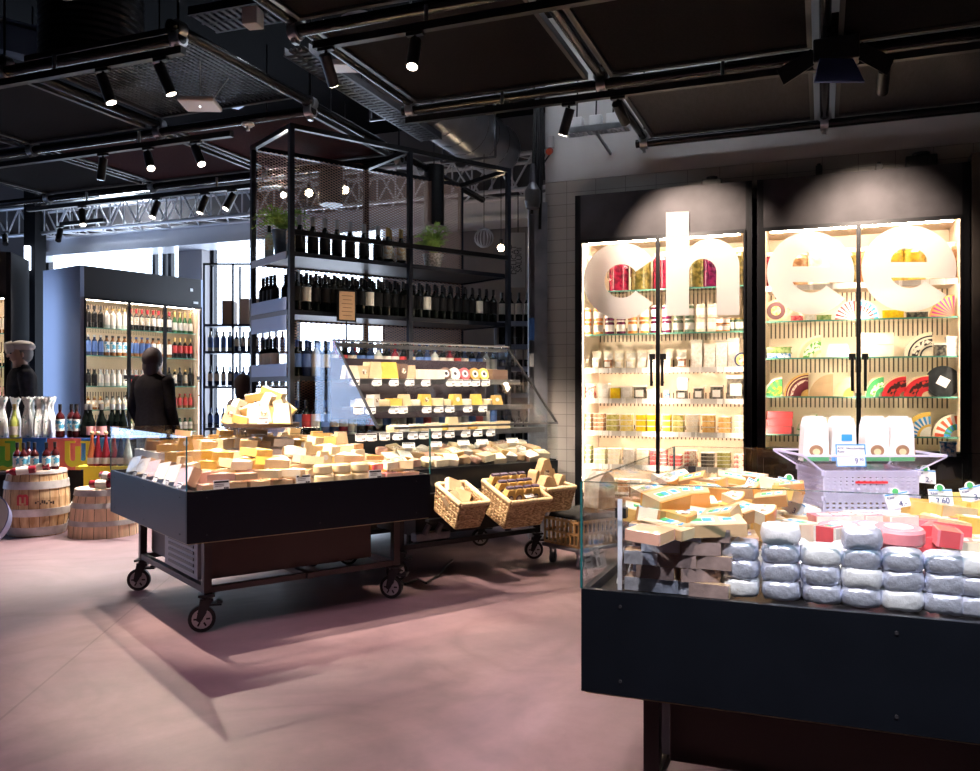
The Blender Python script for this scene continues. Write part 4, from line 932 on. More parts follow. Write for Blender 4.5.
def fstack(fr,zi,SHx,sn,px,c,n,w,h,i,kind='tub',Y=7.36,lid=CL,shape='box',lab=None,d=.12,cat='tub'):
    me=tub(w,d,h,FD[c],lid,shape,lab)
    for k in range(n):
        pos='' if n==1 else f', {ORD[k]} from bottom'
        item(me,kind,f'{c.replace("_"," ")} {cat} in {ORD[i]} stack from left{pos}, {sn} of {fr} fridge' if n>1 else f'{c.replace("_"," ")} {cat}, {ORD[i]} from left, {sn} of {fr} fridge',cat,(fx(px,Y),Y,SHx[zi][0]+k*(h+.001)),(0,0,0),f'packs on the {sn} of the {fr} cheese fridge')
# third shelf
for i,px in enumerate((585,597,608.5,619.5,631,642,652,668,682)):
    fstack('first',2,SH1,'third shelf',px,('cream','cream','brown','cream','cream','white','white','cream','brown')[i],1,.082,.09,i,shape='round',lab=PAPER,kind='yoghurt_tub')
    t=item(tub(.085,.012,.085,FD['white'],FD['cream'],'box'),'disc_pack',f'pale pack behind the third shelf tubs, {ORD[i]} from left','pack',(fx(px,7.5),7.5,SH1[2][0]+.003),(0,0,0))
    t.scale=(1,1,1.9)
for i,px in enumerate((697,710,722,734)): fstack('first',2,SH1,'third shelf right half',px,'white',1,.10,(.24,.2,.23,.25)[i],i,d=.05,cat='pack',kind='pale_pack',Y=7.4)
def disc(px,py,Y,z,r,cols,label,name='round_pack',tilt=-.12):
    t=thing(name,label,'round pack',(fx(px,Y),Y,z+r),rot=(tilt,0,0)); m=MB()
    m.cyl((0,0,0),(0,.02,0),r,n=24); part(m,'pack_body',cols[0],t)
    part(MB().cyl((0,-.003,0),(0,0,0),r*.78,n=24),'label',cols[1],t); part(MB().cyl((0,-.005,0),(0,-.003,0),r*.4,n=20),'label_centre',cols[2],t)
disc(742,356,7.30,SH1[2][0],.062,(mat('navy_print',(.03,.05,.15),.4),FD['orange'],FD['mix']),'round blue rimmed pack with colourful centre at the right end of third shelf')
# fourth shelf
L4=[(588,'mix',.14,.13,.1),(604,'white',.10,.135,.08),(616,'bright',.09,.11,.08),(627,'white',.10,.11,.08),(640,'dark',.115,.12,.05),(652,'white',.08,.085,.1),(667,'blue',.045,.075,.05),(682,'dark',.095,.085,.1),(699,'dark',.085,.105,.1),(717,'dark',.105,.12,.1),(736,'dark',.155,.20,.05)]
for i,(px,c,w_,h_,d_) in enumerate(L4): fstack('first',3,SH1,'fourth shelf',px,c,1,w_,h_,i,d=d_,cat='pack',kind='food_pack',lab=PAPER if c in('white','dark') else None,Y=7.33 if w_<.14 else 7.36)
fstack('first',3,SH1,'fourth shelf back',683,'white',1,.09,.18,0,d=.06,cat='pack',kind='food_pack',Y=7.5)
# fifth, sixth, seventh shelves of stacked tubs
L5=[(587,'brown',4,.10,.038),(600,'brown',4,.09,.038),(613,'olive',3,.10,.05),(627,'yellow',3,.10,.05),(642,'bright',3,.09,.05),(652,'bright',3,.06,.05),(667,'bright',3,.07,.05),(679,'olive',3,.09,.05),(693,'cream',3,.10,.05),(709,'orange',3,.105,.05),(725,'orange',3,.105,.045),(740,'pale_green',3,.085,.05)]
for i,(px,c,n_,w_,h_) in enumerate(L5): fstack('first',4,SH1,'fifth shelf',px,c,n_,w_,h_,i,d=.12)
L6=[(587,'green',4,.095,.04),(601,'pale_green',3,.105,.045),(615,'cream',3,.105,.045),(630,'white',3,.10,.045),(644,'cream',3,.10,.045),(656,'red',3,.09,.045),(664,'red',4,.06,.034),(676,'red',3,.105,.032),(691,'mix',4,.105,.034),(708,'dark',4,.11,.03),(724,'olive',4,.11,.032),(740,'mix',3,.095,.04)]
for i,(px,c,n_,w_,h_) in enumerate(L6): fstack('first',5,SH1,'sixth shelf',px,c,n_,w_,h_,i,d=.12)
for i in range(13): fstack('first',6,SH1,'lowest shelf',587+i*12.3,('white','cream','pale_green','brown','white')[i%5],2,.09,.055,i,d=.12)
# quarter wheels and boxes of the second fridge
def quarter(px,Y,z,Rr,cols,label,flip=False,span=90,th=.07,w=1):
    t=thing('quarter_cheese',label,'cheese',(fx(px,Y),Y,z),0,None)
    # corner at lower right, arc towards the upper left
    def sec(r0,r1,n=14):
        o=[(-r1*math.cos(R(span*i/n))*w,r1*math.sin(R(span*i/n))) for i in range(n+1)]
        if r0<=0: return [(0,0)]+o
        return o+[(-r0*math.cos(R(span*i/n))*w,r0*math.sin(R(span*i/n))) for i in range(n,-1,-1)]
    T=Matrix.Translation((Rr*w/2,0,0))
    if flip: T=Matrix.Translation((-Rr*w/2,0,0))@Matrix.Scale(-1,4,(1,0,0))
    m=MB(); m.T=T; m.prism(sec(0,Rr),0,th); part(m,'cheese_body',cols[0],t)
    for k,q_ in enumerate(cols[1]):
        a,b_,c=q_[:3]
        if len(q_)==5:
            c2,nr=q_[3:]; m=MB(); m.T=T
            for j in range(nr):
                t0,t1=span*j/nr,span*(j+1)/nr; pl=[(-b_*Rr*math.cos(R(t0+(t1-t0)*i/3))*w,b_*Rr*math.sin(R(t0+(t1-t0)*i/3))) for i in range(4)]+[(-a*Rr*math.cos(R(t1))*w,a*Rr*math.sin(R(t1))),(-a*Rr*math.cos(R(t0))*w,a*Rr*math.sin(R(t0)))]
                m.prism(pl,-.003-.001*k,0,mi=j%2)
            part(m,'printed_label',[c,c2],t); continue
        m=MB(); m.T=T; m.prism(sec(a*Rr,b_*Rr),-.003-.001*k,0); part(m,'printed_label',c,t)
    return t
P_=lambda n,c1,c2,s=40,**k: spotmat(n,c1,c2,s,.47,.5,.4,**k)
gp=P_('green_white_print',(.15,.45,.08),(.85,.85,.7)); bp_=P_('black_cream_print',(.04,.03,.03),(.8,.72,.6),35); rp=P_('red_black_print',(.6,.05,.04),(.05,.02,.02),30); mp_=P_('maroon_white_print',(.2,.02,.05),(.75,.6,.5),55)
rw=P_('red_white_rays',(.75,.05,.04),(.9,.85,.75),18); bw=P_('blue_white_rays',(.05,.1,.5),(.9,.85,.88),22); mg=P_('magenta_orange_rays',(.5,.03,.3),(.85,.4,.1),22); yg=P_('yellow_green_print',(.6,.65,.05),(.15,.35,.08),25)
z=SH2[1][0]; sh='second shelf of second fridge'
disc(776,0,7.40,z,.095,(CH['tan'],mat('dark_plum_print',(.1,.04,.05),.4),FD['yellow']),'round dark rimmed cheese plate at the left of '+sh,'cheese_plate',-.1)
for i,(px,c,w_) in enumerate(((797,'red',.10),(810,'white',.08),(824,'green',.12))): fstack('second',1,SH2,'second shelf',px,c,1,w_,.05,i,d=.1,cat='cheese box',kind='cheese_box')
quarter(845,7.36,z,.15,(CH['pale'],[(.3,1,REDL,CH['white'],13)]),'red and white printed quarter cheese, '+sh)
quarter(870,7.36,z,.155,(CH['white'],[(.2,.95,BLUEL,CH['white'],11),(.45,.7,REDL,CH['white'],11)]),'blue and white rayed quarter cheese, '+sh,w=.9,flip=True)
fstack('second',1,SH2,'second shelf',893,'bright',1,.16,.075,3,d=.1,cat='cheese box',kind='cheese_box'); fstack('second',1,SH2,'second shelf',917,'dark',1,.16,.05,4,d=.1,cat='cheese box',kind='cheese_box')
quarter(942,7.36,z,.17,(CH['orange'],[(.15,.95,mat('magenta_print',(.45,.03,.22),.5),mat('orange_print',(.8,.35,.08),.5),15)]),'magenta and orange printed quarter cheese, '+sh)
z=SH2[2][0]; sh='third shelf of second fridge'
for k,c in enumerate(('blue','green')): item(tub(.20,.12,.045,FD[c],FD['green']),'cheese_box',f'flat dark green cheese box, {("lower","upper")[k]} of two, {sh}','cheese box',(fx(779,7.36),7.36,z+k*.047))
quarter(809,7.36,z,.185,(CH['pale'],[(.2,.9,CH['cream']),(.35,.75,gp)]),'quarter wheel with green printed label, '+sh)
item(cheese('stand',(.2,.1,.11),(CH['white'],CH['white'])),'cheese_wedge','white unlabelled cheese wedge on the '+sh,'cheese',(fx(838,7.4),7.4,z))
for k in range(2): item(cheese('block',(.25,.12,.095),(CH['white'],CH['pale'])),'cheese_block',f'thick white cheese slab, {("lower","upper")[k]} of two, {sh}','cheese',(fx(876,7.4),7.4,z+k*.097))
quarter(918,7.36,z,.19,(CH['pale'],[(.8,.86,INK),(.5,.72,bp_),(.38,.44,INK)]),'quarter wheel with black ring print, '+sh,w=1.05)
for i,(px,h_,w_) in enumerate(((940,.10,.09),(952,.15,.09))): fstack('second',2,SH2,'third shelf',px,('dark','white')[i],1,w_,h_,5+i,d=.1,cat='pack',kind='food_pack')
z=SH2[3][0]; sh='fourth shelf of second fridge'
quarter(773,7.36,z,.16,(CH['pale'],[(.5,.9,GREENL,yg,7),(.1,.5,yg)]),'quarter wheel with green label at the left, '+sh,w=.9)
quarter(796,7.36,z,.19,(CH['gold'],[(.3,.92,mat('maroon_label',(.13,.02,.03),.4)),(.62,.72,mp_),(.82,.86,CH['cream'])]),'quarter wheel with dark maroon ring print, '+sh)
quarter(821,7.36,z,.18,(CH['tan'],[]),'plain speckled quarter wheel, '+sh)
quarter(843,7.36,z,.15,(CH['cream'],[(0,.5,mat('navy_yellow',(.8,.6,.1),.4))]),'yellow quarter wheel beside the door handle, '+sh)
quarter(874,7.36,z,.165,(CH['cream'],[(.25,.93,GREENL),(.45,.7,gp)]),'quarter wheel with green leaf label, '+sh,w=.85)
quarter(893,7.36,z,.17,(CH['cream'],[(.25,.93,REDL),(.45,.75,rp)]),'red labelled quarter wheel, left of two, '+sh,w=1.1)
quarter(915,7.36,z,.17,(CH['cream'],[(.25,.93,REDL),(.45,.75,rp)]),'red labelled quarter wheel, right of two, '+sh,w=1.1)
t=thing('black_cheese_wheel','black rinded cheese wheel with white label, right end of '+sh,'cheese',(fx(943,7.38),7.38,z+.115),rot=(-.1,0,0))
part(MB().cyl((0,0,0),(0,.07,0),.125,n=28).cyl((0,-.006,0),(0,0,0),.112,n=28),'rind',mat('charcoal_rind',(.03,.035,.04),.3,0,.4,20),t); part(MB().box((0,-.009,0),(.08,.003,.07),M=Matrix.Rotation(.5,4,'Y')),'label',WHITE,t,'tilted white label')
z=SH2[4][0]; sh='lowest shelf of second fridge'
for k in range(3): item(cheese('block',(.20,.14,.06),(CH['rose'],CH['red'])),'vacuum_pack',f'rose red vacuum pack, {ORD[k]} from bottom at the left, {sh}','pack',(fx(779,7.38),7.38,z+k*.062),(0,0,.1*k))
quarter(806,7.38,z,.17,(CH['pale'],[(.3,.95,gp)]),'quarter wheel with dark green label, '+sh)
for i,px in enumerate((826,846,868,888)):
    item(cheese('stand',(.15,.1,.14),(CH[('pale','cream','white','tan')[i]],CH['pale'])),'cheese_wedge',f'pale cheese wedge behind the bags, {ORD[i]} from left, {sh}','cheese',(fx(px,7.4),7.4,z))
quarter(917,7.36,z,.19,(CH['yellow'],[(.5,.82,BLUEL,CH['white'],13),(0,.4,CH['white'])]),'yellow quarter wheel with blue lettered label, '+sh)
quarter(945,7.38,z,.18,(CH['pale'],[(.55,.9,mat('coral_print',(.75,.12,.05),.5),CH['white'],9),(.3,.55,BLUEL,GREENL,7)]),'quarter wheel with confetti coloured label, '+sh)
item(tub(.11,.08,.11,FD['blue'],FD['blue']),'blue_box','small light blue box on the bottom ledge at the right of second fridge','box',(fx(948,7.10),7.10,.856))
# ================= SLOPED CHEESE CASE AND BASKETS (aligned with the middle table) =================
UX0,VY0=1.566,.45; CW=1.52; XL=-.13; CD=.95
cx_,cy_=B(UX0,VY0)
K=thing('sloped_cheese_case','black cheese case with sloped glass front and three lit shelves behind the middle table','display case',(cx_,cy_,0),TB)
m=MB(); m.b2((0,0,.50),(CW,.02,.79)); m.b2((0,.02,.50),(.02,CD,.80)); m.b2((CW-.02,.02,.50),(CW,CD,.80)); m.b2((.02,.02,.50),(CW-.02,CD,.52)); m.b2((0,CD-.02,.52),(CW,CD,1.0))
part(m,'lower_body',PANEL,K,bevel=.002)
part(MB().b2((.02,.02,.775),(CW-.02,CD-.02,.79)),'tray_floor',BLKS,K)
part(MB().b2((0,CD-.012,1.12),(CW,CD,1.60)),'back_panel',mat('dark_plum_back',(.03,.02,.028),.25,.3),K)
TOPV=.62; ZT1=1.70
g=part(MB().b2((0,0,.80),(CW,.008,1.08)),'front_glass',GLASS,K); part(MB().b2((0,-.002,1.08),(CW,.012,1.095)),'glass_rail',STEELD,g)
part(MB().prism([(.008,1.095),(.016,1.095),(TOPV+.008,ZT1),(TOPV,ZT1)],XL+.01,CW-.01,axis='x'),'sloped_glass',GLASS,K)
part(MB().b2((XL,TOPV,ZT1),(CW,CD,ZT1+.012)),'top_glass',GLASS,K)
part(MB().prism([(.008,.80),(CD,.80),(CD,ZT1),(TOPV,ZT1),(.008,1.09)],CW-.008,CW,axis='x'),'side_glass',GLASS,K)
part(MB().prism([(.03,1.11),(CD,1.11),(CD,ZT1),(TOPV,ZT1)],XL,XL+.008,axis='x'),'side_glass',GLASS,K)
for x in (XL+.004,CW-.004): part(MB().bar((x,.01,1.09),(x,TOPV,ZT1),.012,.016),'slope_edge',BLK,K,'black edge strip')
part(MB().b2((XL,TOPV-.01,ZT1+.012),(CW,TOPV+.05,ZT1+.025)),'top_rail',STEELD,K); part(MB().b2((XL+.02,TOPV+.0,ZT1-.032),(CW-.02,TOPV+.012,ZT1-.001)),'lamp_shield',STEELD,K)
part(MB().b2((.05,TOPV+.02,ZT1-.03),(CW-.05,TOPV+.045,ZT1-.012)),'light_tube',emitmat('case_led',(1,.84,.66),34),K)
SHV=[(.46,1.43),(.30,1.228),(.15,1.045)]
for k,(v,z) in enumerate(SHV):
    s=part(MB().b2((XL+.02 if k<2 else .02,v,z-.02),(CW-.02,v+.27,z)),'shelf',mat('dark_shelf',(.05,.05,.055),.4),K)
    part(MB().b2((XL+.02 if k<2 else .02,v-.012,z-.035),(CW-.02,v,z+.005)),'price_rail',STEELD,s)
    part(MB().b2((.05,v+.02,z-.034),(CW-.05,v+.035,z-.022)),'light_tube',emitmat('case_led',(1,.84,.66),34),K)
for x in (.12,CW-.12):
    for y in (.12,CD-.12): part(MB().b2((x-.02,y-.02,.21),(x+.02,y+.02,.50)),'leg',F_ if 'F_' in globals() else BLK,K); caster_parts(K,x,y,R(150))
m=MB(); m.b2((.1,.1,.215),(CW-.1,.14,.25)); m.b2((.1,CD-.14,.215),(CW-.1,CD-.1,.25)); part(m,'lower_frame',BLK,K)
part(MB().b2((.3,.2,.28),(CW-.25,CD-.2,.5)),'cooling_unit',BLK,K)
def putK(x,y,z): p=B(UX0+x,VY0+y); return (p[0],p[1],z)
def kx(px,v): return Bv(px,VY0+v)-UX0
top=[(350,'stand',(.12,.09,.10),'pale'),(361,'stand',(.12,.09,.10),'cream'),(372,'stand',(.13,.1,.13),'cream'),(387,'stand',(.15,.1,.13),'yellow'),(400,'stand',(.10,.1,.12),'brown'),(408,'stand',(.10,.09,.11),'tan'),(420,'block',(.13,.12,.08),'white'),(434,'block',(.13,.12,.08),'white')]
def krow(v,z,L_,rowname):
    for i,(px,k,s,c) in enumerate(L_):
        o=item(cheese(k,s,(CH[c],CH['gold' if c not in('white',) else 'pale']),STO if i%3==1 else None),'cheese_piece',f'{desc[c]} cheese piece, {ORD[i]} from left on the {rowname} of the sloped case','cheese',putK(kx(px,v+.1),v+.10,z),(0,0,TB+rn.uniform(-.2,.2)))
krow(*SHV[0],top,'top shelf')
for i,(px,c) in enumerate(((446,'brown'),(455,'white'),(465,'red'),(475,'orange'),(484,'yellow'))):
    p=putK(kx(px,.55),.55,SHV[0][1]); t=thing('waxed_cheese_disc',f'round {desc[c]} cheese standing on edge, {ORD[i]} of five on the top shelf','cheese',(p[0],p[1],p[2]+.052),rot=(-.25,0,TB))
    part(MB().cyl((0,0,0),(0,.05,0),.052,n=20),'wax_rind',CH[c],t); part(MB().cyl((0,-.003,0),(0,0,0),.03,n=16),'round_label',FOILW,t); part(MB().cyl((0,-.0045,0),(0,-.003,0),.014,n=14),'label_centre',INK,t)
item(cheese('block',(.16,.12,.09),(CH['brown'],CH['brown'])),'cheese_block','dark brown wrapped cheese at the right end of the top shelf','cheese',putK(kx(496,.55),.55,SHV[0][1]),(0,0,TB))
for row,(n,rowname,hs) in enumerate(((17,'middle shelf',(.07,.1)),(18,'bottom shelf',(.07,.12)))):
    v,z=SHV[row+1]
    for i in range(n):
        px=(330,332)[row]+i*((174,176)[row]/n)
        k=rn.choice(['block','round','stand','wedge']); c=rn.choice(['white','pale','cream','cream','pale','gold','yellow'] if i>4 else ['white','white','pale'])
        h=rn.uniform(*hs); s={'block':(.09,.1,round(h,2)),'round':(.10,.10,.05),'stand':(.10,.07,round(h,2)),'wedge':(.13,.1,.06)}[k]
        x=kx(px,v+.12)
        if x<(-.08 if row==0 else .07): continue
        item(cheese(k,s,(CH[c],CH['gold'] if rn.random()<.5 else CH['pale']),rn.choice([STK,STO,None])),'cheese_piece',f'{desc[c]} cheese piece, {ORD[i]} from left on the {rowname} of the sloped case','cheese',putK(x,v+.09,z),(0,0,TB+rn.uniform(-.5,.5)),'cheeses on the sloped case shelves')
        if rn.random()<.6: item(cheese('block',(.08,.08,.05),(CH['white'],CH['pale']),STK),'cheese_piece',f'{("small white pack","low white pack")[row]} behind the {ORD[i]} cheese of the {rowname}','cheese',putK(x+.02,v+.2,z),(0,0,TB),'packs at the back of the case shelves')
disc0=putK(kx(407,.24),.22,SHV[2][1])
# tray goods
for i in range(13):
    for j in range(3):
        c=('tan','pale','pink','white','cream')[(i*2+j)%5]
        item(cheese(('block','wedge','round','block')[(i+j*3)%4],(.105,.12,.05) if (i+j*3)%4!=2 else (.09,.09,.045),(CH[c],CH['gold' if j==1 else 'pale']),STO if (i+j)%3==0 else None),'cheese_pack',f'{desc[c]} wrapped pack in the tray of the sloped case, {ORD[i]} from left, {("front","middle","rear")[j]}','cheese',putK(.09+i*.11,.09+j*.12,.800+j*.035+rn.uniform(0,.02)),(R(rn.uniform(6,26)),R(rn.uniform(-10,10)),TB+rn.uniform(-.5,.5)),'packs in the tray of the sloped case')
for row,xs in enumerate(((354,376,393,409,425,450,458,466,475,485),(358,370,393,402,426,438,449,467,482),(360,371,384,397,412,423,436,449,465,477,490))):
    v,z=SHV[row]
    for i,px in enumerate(xs):
        ptag(putK(kx(px,v-.02),v-.03,z-.045),AA+.25,f'white price tag, {ORD[i]} from left on the {("top","middle","bottom")[row]} rail of the sloped case',.072,.052,-.25,group='price tags on the sloped case')
for i,px in enumerate((409,436,464,483,513)):
    ptag(putK(kx(px,.2),.2,.93),AA+.2,f'white price tag lying above the tray packs of the sloped case, {ORD[i]} from left',.09,.055,-.9)
# ---- wicker baskets tilted on the case front
WIC=spotmat('golden_wicker',(.36,.22,.10),(.70,.50,.27),34,.42,.6,.55,stretch=(1,1,3.2),bump=.8)
def basket(u0,u1,v0,v1,zf_,h,label,tilt=.38,mt=WIC):
    """u0..u1 wide, front rim at v0"""
    p=B(u0,v0); w=u1-u0; d=v1-v0
    t=thing('wicker_basket',label,'basket',(p[0],p[1],zf_-h),rot=(0,0,0)); t.rotation_mode='XYZ'; t.rotation_euler=(Matrix.Rotation(TB,4,'Z')@Matrix.Rotation(tilt,4,'X')).to_euler()
    m=MB(); wt=.018
    nlev=int(h/.021)
    fl=.02 # flare
    def ring(z,o): return [(-o,-o),(w+o,-o),(w+o,d+o),(-o,d+o)]
    for k in range(nlev+1):
        z=h*k/nlev; o=fl*k/nlev; q=ring(z,o+(.003 if k%2 else 0))
        for i in range(4): a,b_=q[i],q[(i+1)%4]; m.cyl((a[0],a[1],z),(b_[0],b_[1],z),.0115,n=6)
    part(m,'woven_sides',mt,t)
    m=MB()
    for i in range(4):
        q0=ring(0,0);q1=ring(h,fl); a,b_=q0[i],q0[(i+1)%4]; c,d_=q1[i],q1[(i+1)%4]; L_=math.hypot(b_[0]-a[0],b_[1]-a[1]); n=max(3,int(L_/.032))
        for k in range(n+1):
            f=k/n; m.cyl((a[0]+(b_[0]-a[0])*f,a[1]+(b_[1]-a[1])*f,0),(c[0]+(d_[0]-c[0])*f,c[1]+(d_[1]-c[1])*f,h),.014,n=6)
    part(m,'upright_stakes',mt,t)
    m=MB(); q=ring(h,fl+.004)
    for i in range(4): a,b_=q[i],q[(i+1)%4]; m.cyl((a[0],a[1],h),(b_[0],b_[1],h),.017,n=8)
    part(m,'rim',mat('pale_wicker_rim',(.75,.58,.33),.55,0,.25,60),t)
    part(MB().b2((0,0,0),(w,d,.012)),'base',mt,t); return t
K1=basket(1.86,2.055,.14,.40,.60,.19,'small wicker basket of wedges hanging at the left on the case front')
K2=basket(2.27,2.60,.12,.42,.585,.21,'large wicker basket of bagged snacks, middle of three by the case')
K3=basket(2.68,2.93,.16,.42,.62,.17,'wicker basket of brown paper bags, right of three by the case',tilt=.15)
m=MB()
for z in (.60,.42): m.b2((.25,-.05,z),(1.52,-.0,z+.02))
part(m,'basket_rail',BLKS,K)
KR=mat('kraft_paper',(.62,.42,.22),.6,0,.12,20,.3,30); KRL=spotmat('kraft_dark_seal',(.12,.07,.05),(.8,.7,.5),60,.45,.5)
def putb(u,v,z): p=B(u,v); return (p[0],p[1],z)
for i,(u,v,z,a,c) in enumerate(((1.90,.20,.55,.3,'cream'),(1.95,.22,.56,-.4,'tan'),(2.0,.24,.56,.5,'tan'),(1.94,.28,.63,.1,'pale'),(2.0,.31,.60,-.3,'tan'),(1.90,.33,.60,.6,'pale'))):
    item(cheese('block',(.12,.045,.10),(CH[c],CH['tan']),KRL),'cheese_wedge',f'{desc[c]} cheese slab with dark seal in the small left basket, {("front left","front middle","front right","topmost","back right","back left")[i]}','cheese',putb(u,v,z+.0),(R(-25),R(20)*(1 if i%2 else -1),TB+a))
CELLO=mat('yellow_snack_bag',(.75,.5,.18),.2,0,.2,30,.4,25,coat=.6)
for j in range(3):
    for i in range(4):
        t=thing('snack_bag',f'clear bag of golden crackers with dark seal, {ORD[i]} from left in {("front","middle","back")[j]} row','snack bag',putb(2.32+i*.078,.17+j*.08,.485+j*.04),rot=(.3,0,TB+rn.uniform(-.1,.1)))
        part(MB().prism([(-.042,0),(.042,0),(.045,.1),(.03,.17),(-.03,.17),(-.045,.1)],-.025,.025),'bag',CELLO,t,bevel=.008)
        m=MB(); m.cyl((0,-.026,.10),(0,-.03,.10),.026,n=14,mi=0); m.cyl((0,-.03,.10),(0,-.032,.10),.015,n=12,mi=1); m.box((0,0,.168),(.06,.03,.03),mi=0); part(m,'seal_and_tie',[mat('plum_seal',(.08,.05,.10),.4),WHITE],t)
for i,(u,v,z,a) in enumerate(((2.73,.24,.53,.2),(2.81,.24,.52,-.2),(2.89,.26,.53,.3),(2.73,.34,.57,.5),(2.81,.32,.65,0),(2.89,.36,.57,-.4))):
    t=thing('paper_bag',f'crumpled brown paper bag with dark round seal in the right basket, {("front left","front middle","front right","back left","on top","back right")[i]}','paper bag',putb(u,v,z),rot=(.1,(.15,-.1,.2,-.2,0,.1)[i],TB+a))
    part(MB().prism([(-.055,0),(.055,0),(.06,.09),(.02,.18),(-.03,.17),(-.06,.08)],-.035,.035),'bag',KR,t,bevel=.012)
    part(MB().cyl((0,-.036,.07),(0,-.04,.07),.026,n=14),'seal',KRL,t)
ptag(putb(2.48,.08,.575),TB,'white price card on the rim of the large snack basket',.085,.05,-.9); ptag(putb(2.86,.12,.60),TB,'white price card on the rim of the right basket',.08,.045,-.9)
# dolly with slatted crate and black bag at the right of the case
d0=B(2.90,.02)
t=thing('wheeled_dolly','low grey four-wheeled dolly right of the sloped case','dolly',(d0[0],d0[1],0),TB+.0)
part(MB().b2((0,0,.13),(.62,.42,.16)),'platform',mat('grey_plastic_dolly',(.18,.18,.2),.5),t,bevel=.01)
for x in (.07,.55):
    for y in (.06,.36):
        m=MB(); m.box((0,0,.12),(.05,.05,.02)); m.box((0,.02,.08),(.03,.004,.08)); m.box((0,-.02,.08),(.03,.004,.08)); c=part(m,'caster',STEELD,t,loc=(x,y,0),rz=.4)
        part(MB().cyl((0,-.014,0),(0,.014,0),.042,n=16),'wheel',mat('grey_wheel',(.25,.25,.27),.5),c,loc=(.0,0,.042))
t=thing('slatted_crate','brown openwork crate standing on the grey dolly','crate',(B(2.92,.04)[0],B(2.92,.04)[1],.162),TB)
WD=mat('brown_rattan_plastic',(.45,.27,.11),.5,0,.25,30)
w_,d_,h_=.56,.38,.2
m=MB()
for (a,b_) in (((0,0),(w_,0)),((w_,0),(w_,d_)),((w_,d_),(0,d_)),((0,d_),(0,0))):
    for z in (.008,.1,h_-.01): m.bar((a[0],a[1],z),(b_[0],b_[1],z),.012,.018)
    L_=math.hypot(b_[0]-a[0],b_[1]-a[1]); n=int(L_/.045)
    for k in range(n+1): f=k/n; m.box((a[0]+(b_[0]-a[0])*f,a[1]+(b_[1]-a[1])*f,h_/2),(.012,.012,h_))
m.b2((0,0,0),(w_,d_,.006)); part(m,'slats',WD,t)
m=MB(); m.prism([(0,0),(.54,0),(.53,.03),(.35,.06),(.15,.05),(.02,.03)],0,.34); solo(m,'folded_black_bag',[mat('black_cloth',(.012,.012,.014),.7,bump=.5,bscale=30)],'black bag lying on top of the brown openwork crate','bag',(B(2.94,.06)[0],B(2.94,.06)[1],.362),TB,bevel=.02)
solo(MB().prism([(0,0),(.2,0),(.18,.24),(.1,.3),(.02,.22)],0,.16),'plastic_sack',[mat('crumpled_clear_plastic',(.55,.52,.48),.25,0,.3,20,.8,25)],'crumpled clear plastic sack beside the right wicker basket','sack',(B(3.20,.12)[0],B(3.20,.12)[1],.42),TB,bevel=.03)
# power strip and cable under the case
p=at(438,553,.16); t=thing('power_strip','grey power strip with two plugs beneath the sloped case','power strip',(B(1.98,.62)[0],B(1.98,.62)[1],.251),TB)
part(MB().box((0,0,.03),(.3,.08,.06)),'housing',STEELD,t,bevel=.008)
for s in (-.08,.03): part(MB().cyl((s,-.03,.05),(s+.03,-.05,.12),.022,n=10),'plug',mat('grey_plug',(.1,.1,.12),.4),t)
m=MB(); pts=[(395,578),(405,584),(418,579),(426,583),(440,574),(446,566),(452,560)]
pp=[at(x,y,.012) for x,y in pts]
for a,b_ in zip(pp,pp[1:]): m.cyl((a[0],a[1],.012),(b_[0],b_[1],.012),.009,n=6)
solo(m,'floor_cable',[BLK],'black cable snaking on the floor beneath the sloped case','cable')
# ================= WINE RACK =================
def toBl(x,y): dx,dy=x-C0[0],y-C0[1]; return (dx*CB+dy*SB,-dx*SB+dy*CB)
ZR=6.6
ru,rv=toBl(*W(290,ZR)); rv=max(rv,1.60)
ru=Bv(290,rv); ZR=toP(*B(ru,rv),1)[2]; ru2=Bv(511,rv); RW=ru2-ru
lo,hi=0,3
for i in range(40):
    q=(lo+hi)/2
    if toP(*B(ru,rv+q),1)[0]>250: lo=q
    else: hi=q
RD=lo
zsh=[hg(250,ZR),hg(309,ZR),hg(376,ZR),hg(438,ZR),.18]
RT=3.44
rp=B(ru,rv)
RK=thing('wine_rack','tall black steel wine rack with wire mesh back behind the sloped cheese case','rack',(rp[0],rp[1],0),TB)
um=Bv(409,rv)-ru
for x in (.0,um,RW-.04): 
    for y in (0,RD-.04): part(MB().b2((x,y,0),(x+.04,y+.04,RT)),'post',mat('blued_steel_post',(.02,.023,.035),.3,.5),RK)
m=MB()
for y in (0,RD-.04): m.b2((.04,y,RT-.04),(RW-.04,y+.04,RT))
for x in (0,um,RW-.04): m.b2((x,.04,RT-.04),(x+.04,RD-.04,RT))
part(m,'top_frame',BLKS,RK)
DECK=mat('expanded_metal_deck',(.10,.07,.055),.4,.8)
def exmesh(m,w,h,T,px_=.05,pz=.024,t=.0052):
    a=math.atan2(pz,px_)
    for s in (1,-1):
        k=-h; sl=s*pz/px_
        # lines z = sl*x + c
        c0=min(0,-sl*w); c1=h+max(0,-sl*w); c=c0+pz*.5
        while c<c1:
            xs=[0,w]; 
            if abs(sl)>1e-6: xs+= [(0-c)/sl,(h-c)/sl]
            pts=sorted([(x,sl*x+c) for x in xs if -1e-6<=x<=w+1e-6 and -1e-6<=sl*x+c<=h+1e-6])
            if len(pts)>=2 and pts[-1][0]-pts[0][0]>.01: m.bar(T(*pts[0]),T(*pts[-1]),t,t)
            c+=pz
    return m
part(exmesh(MB(),RW-.08,RT-.1,lambda a,b_:(a+.04,RD-.06,b_+.06)),'wire_mesh',mat('bronze_mesh',(.5,.3,.22),.4,.5),RK)
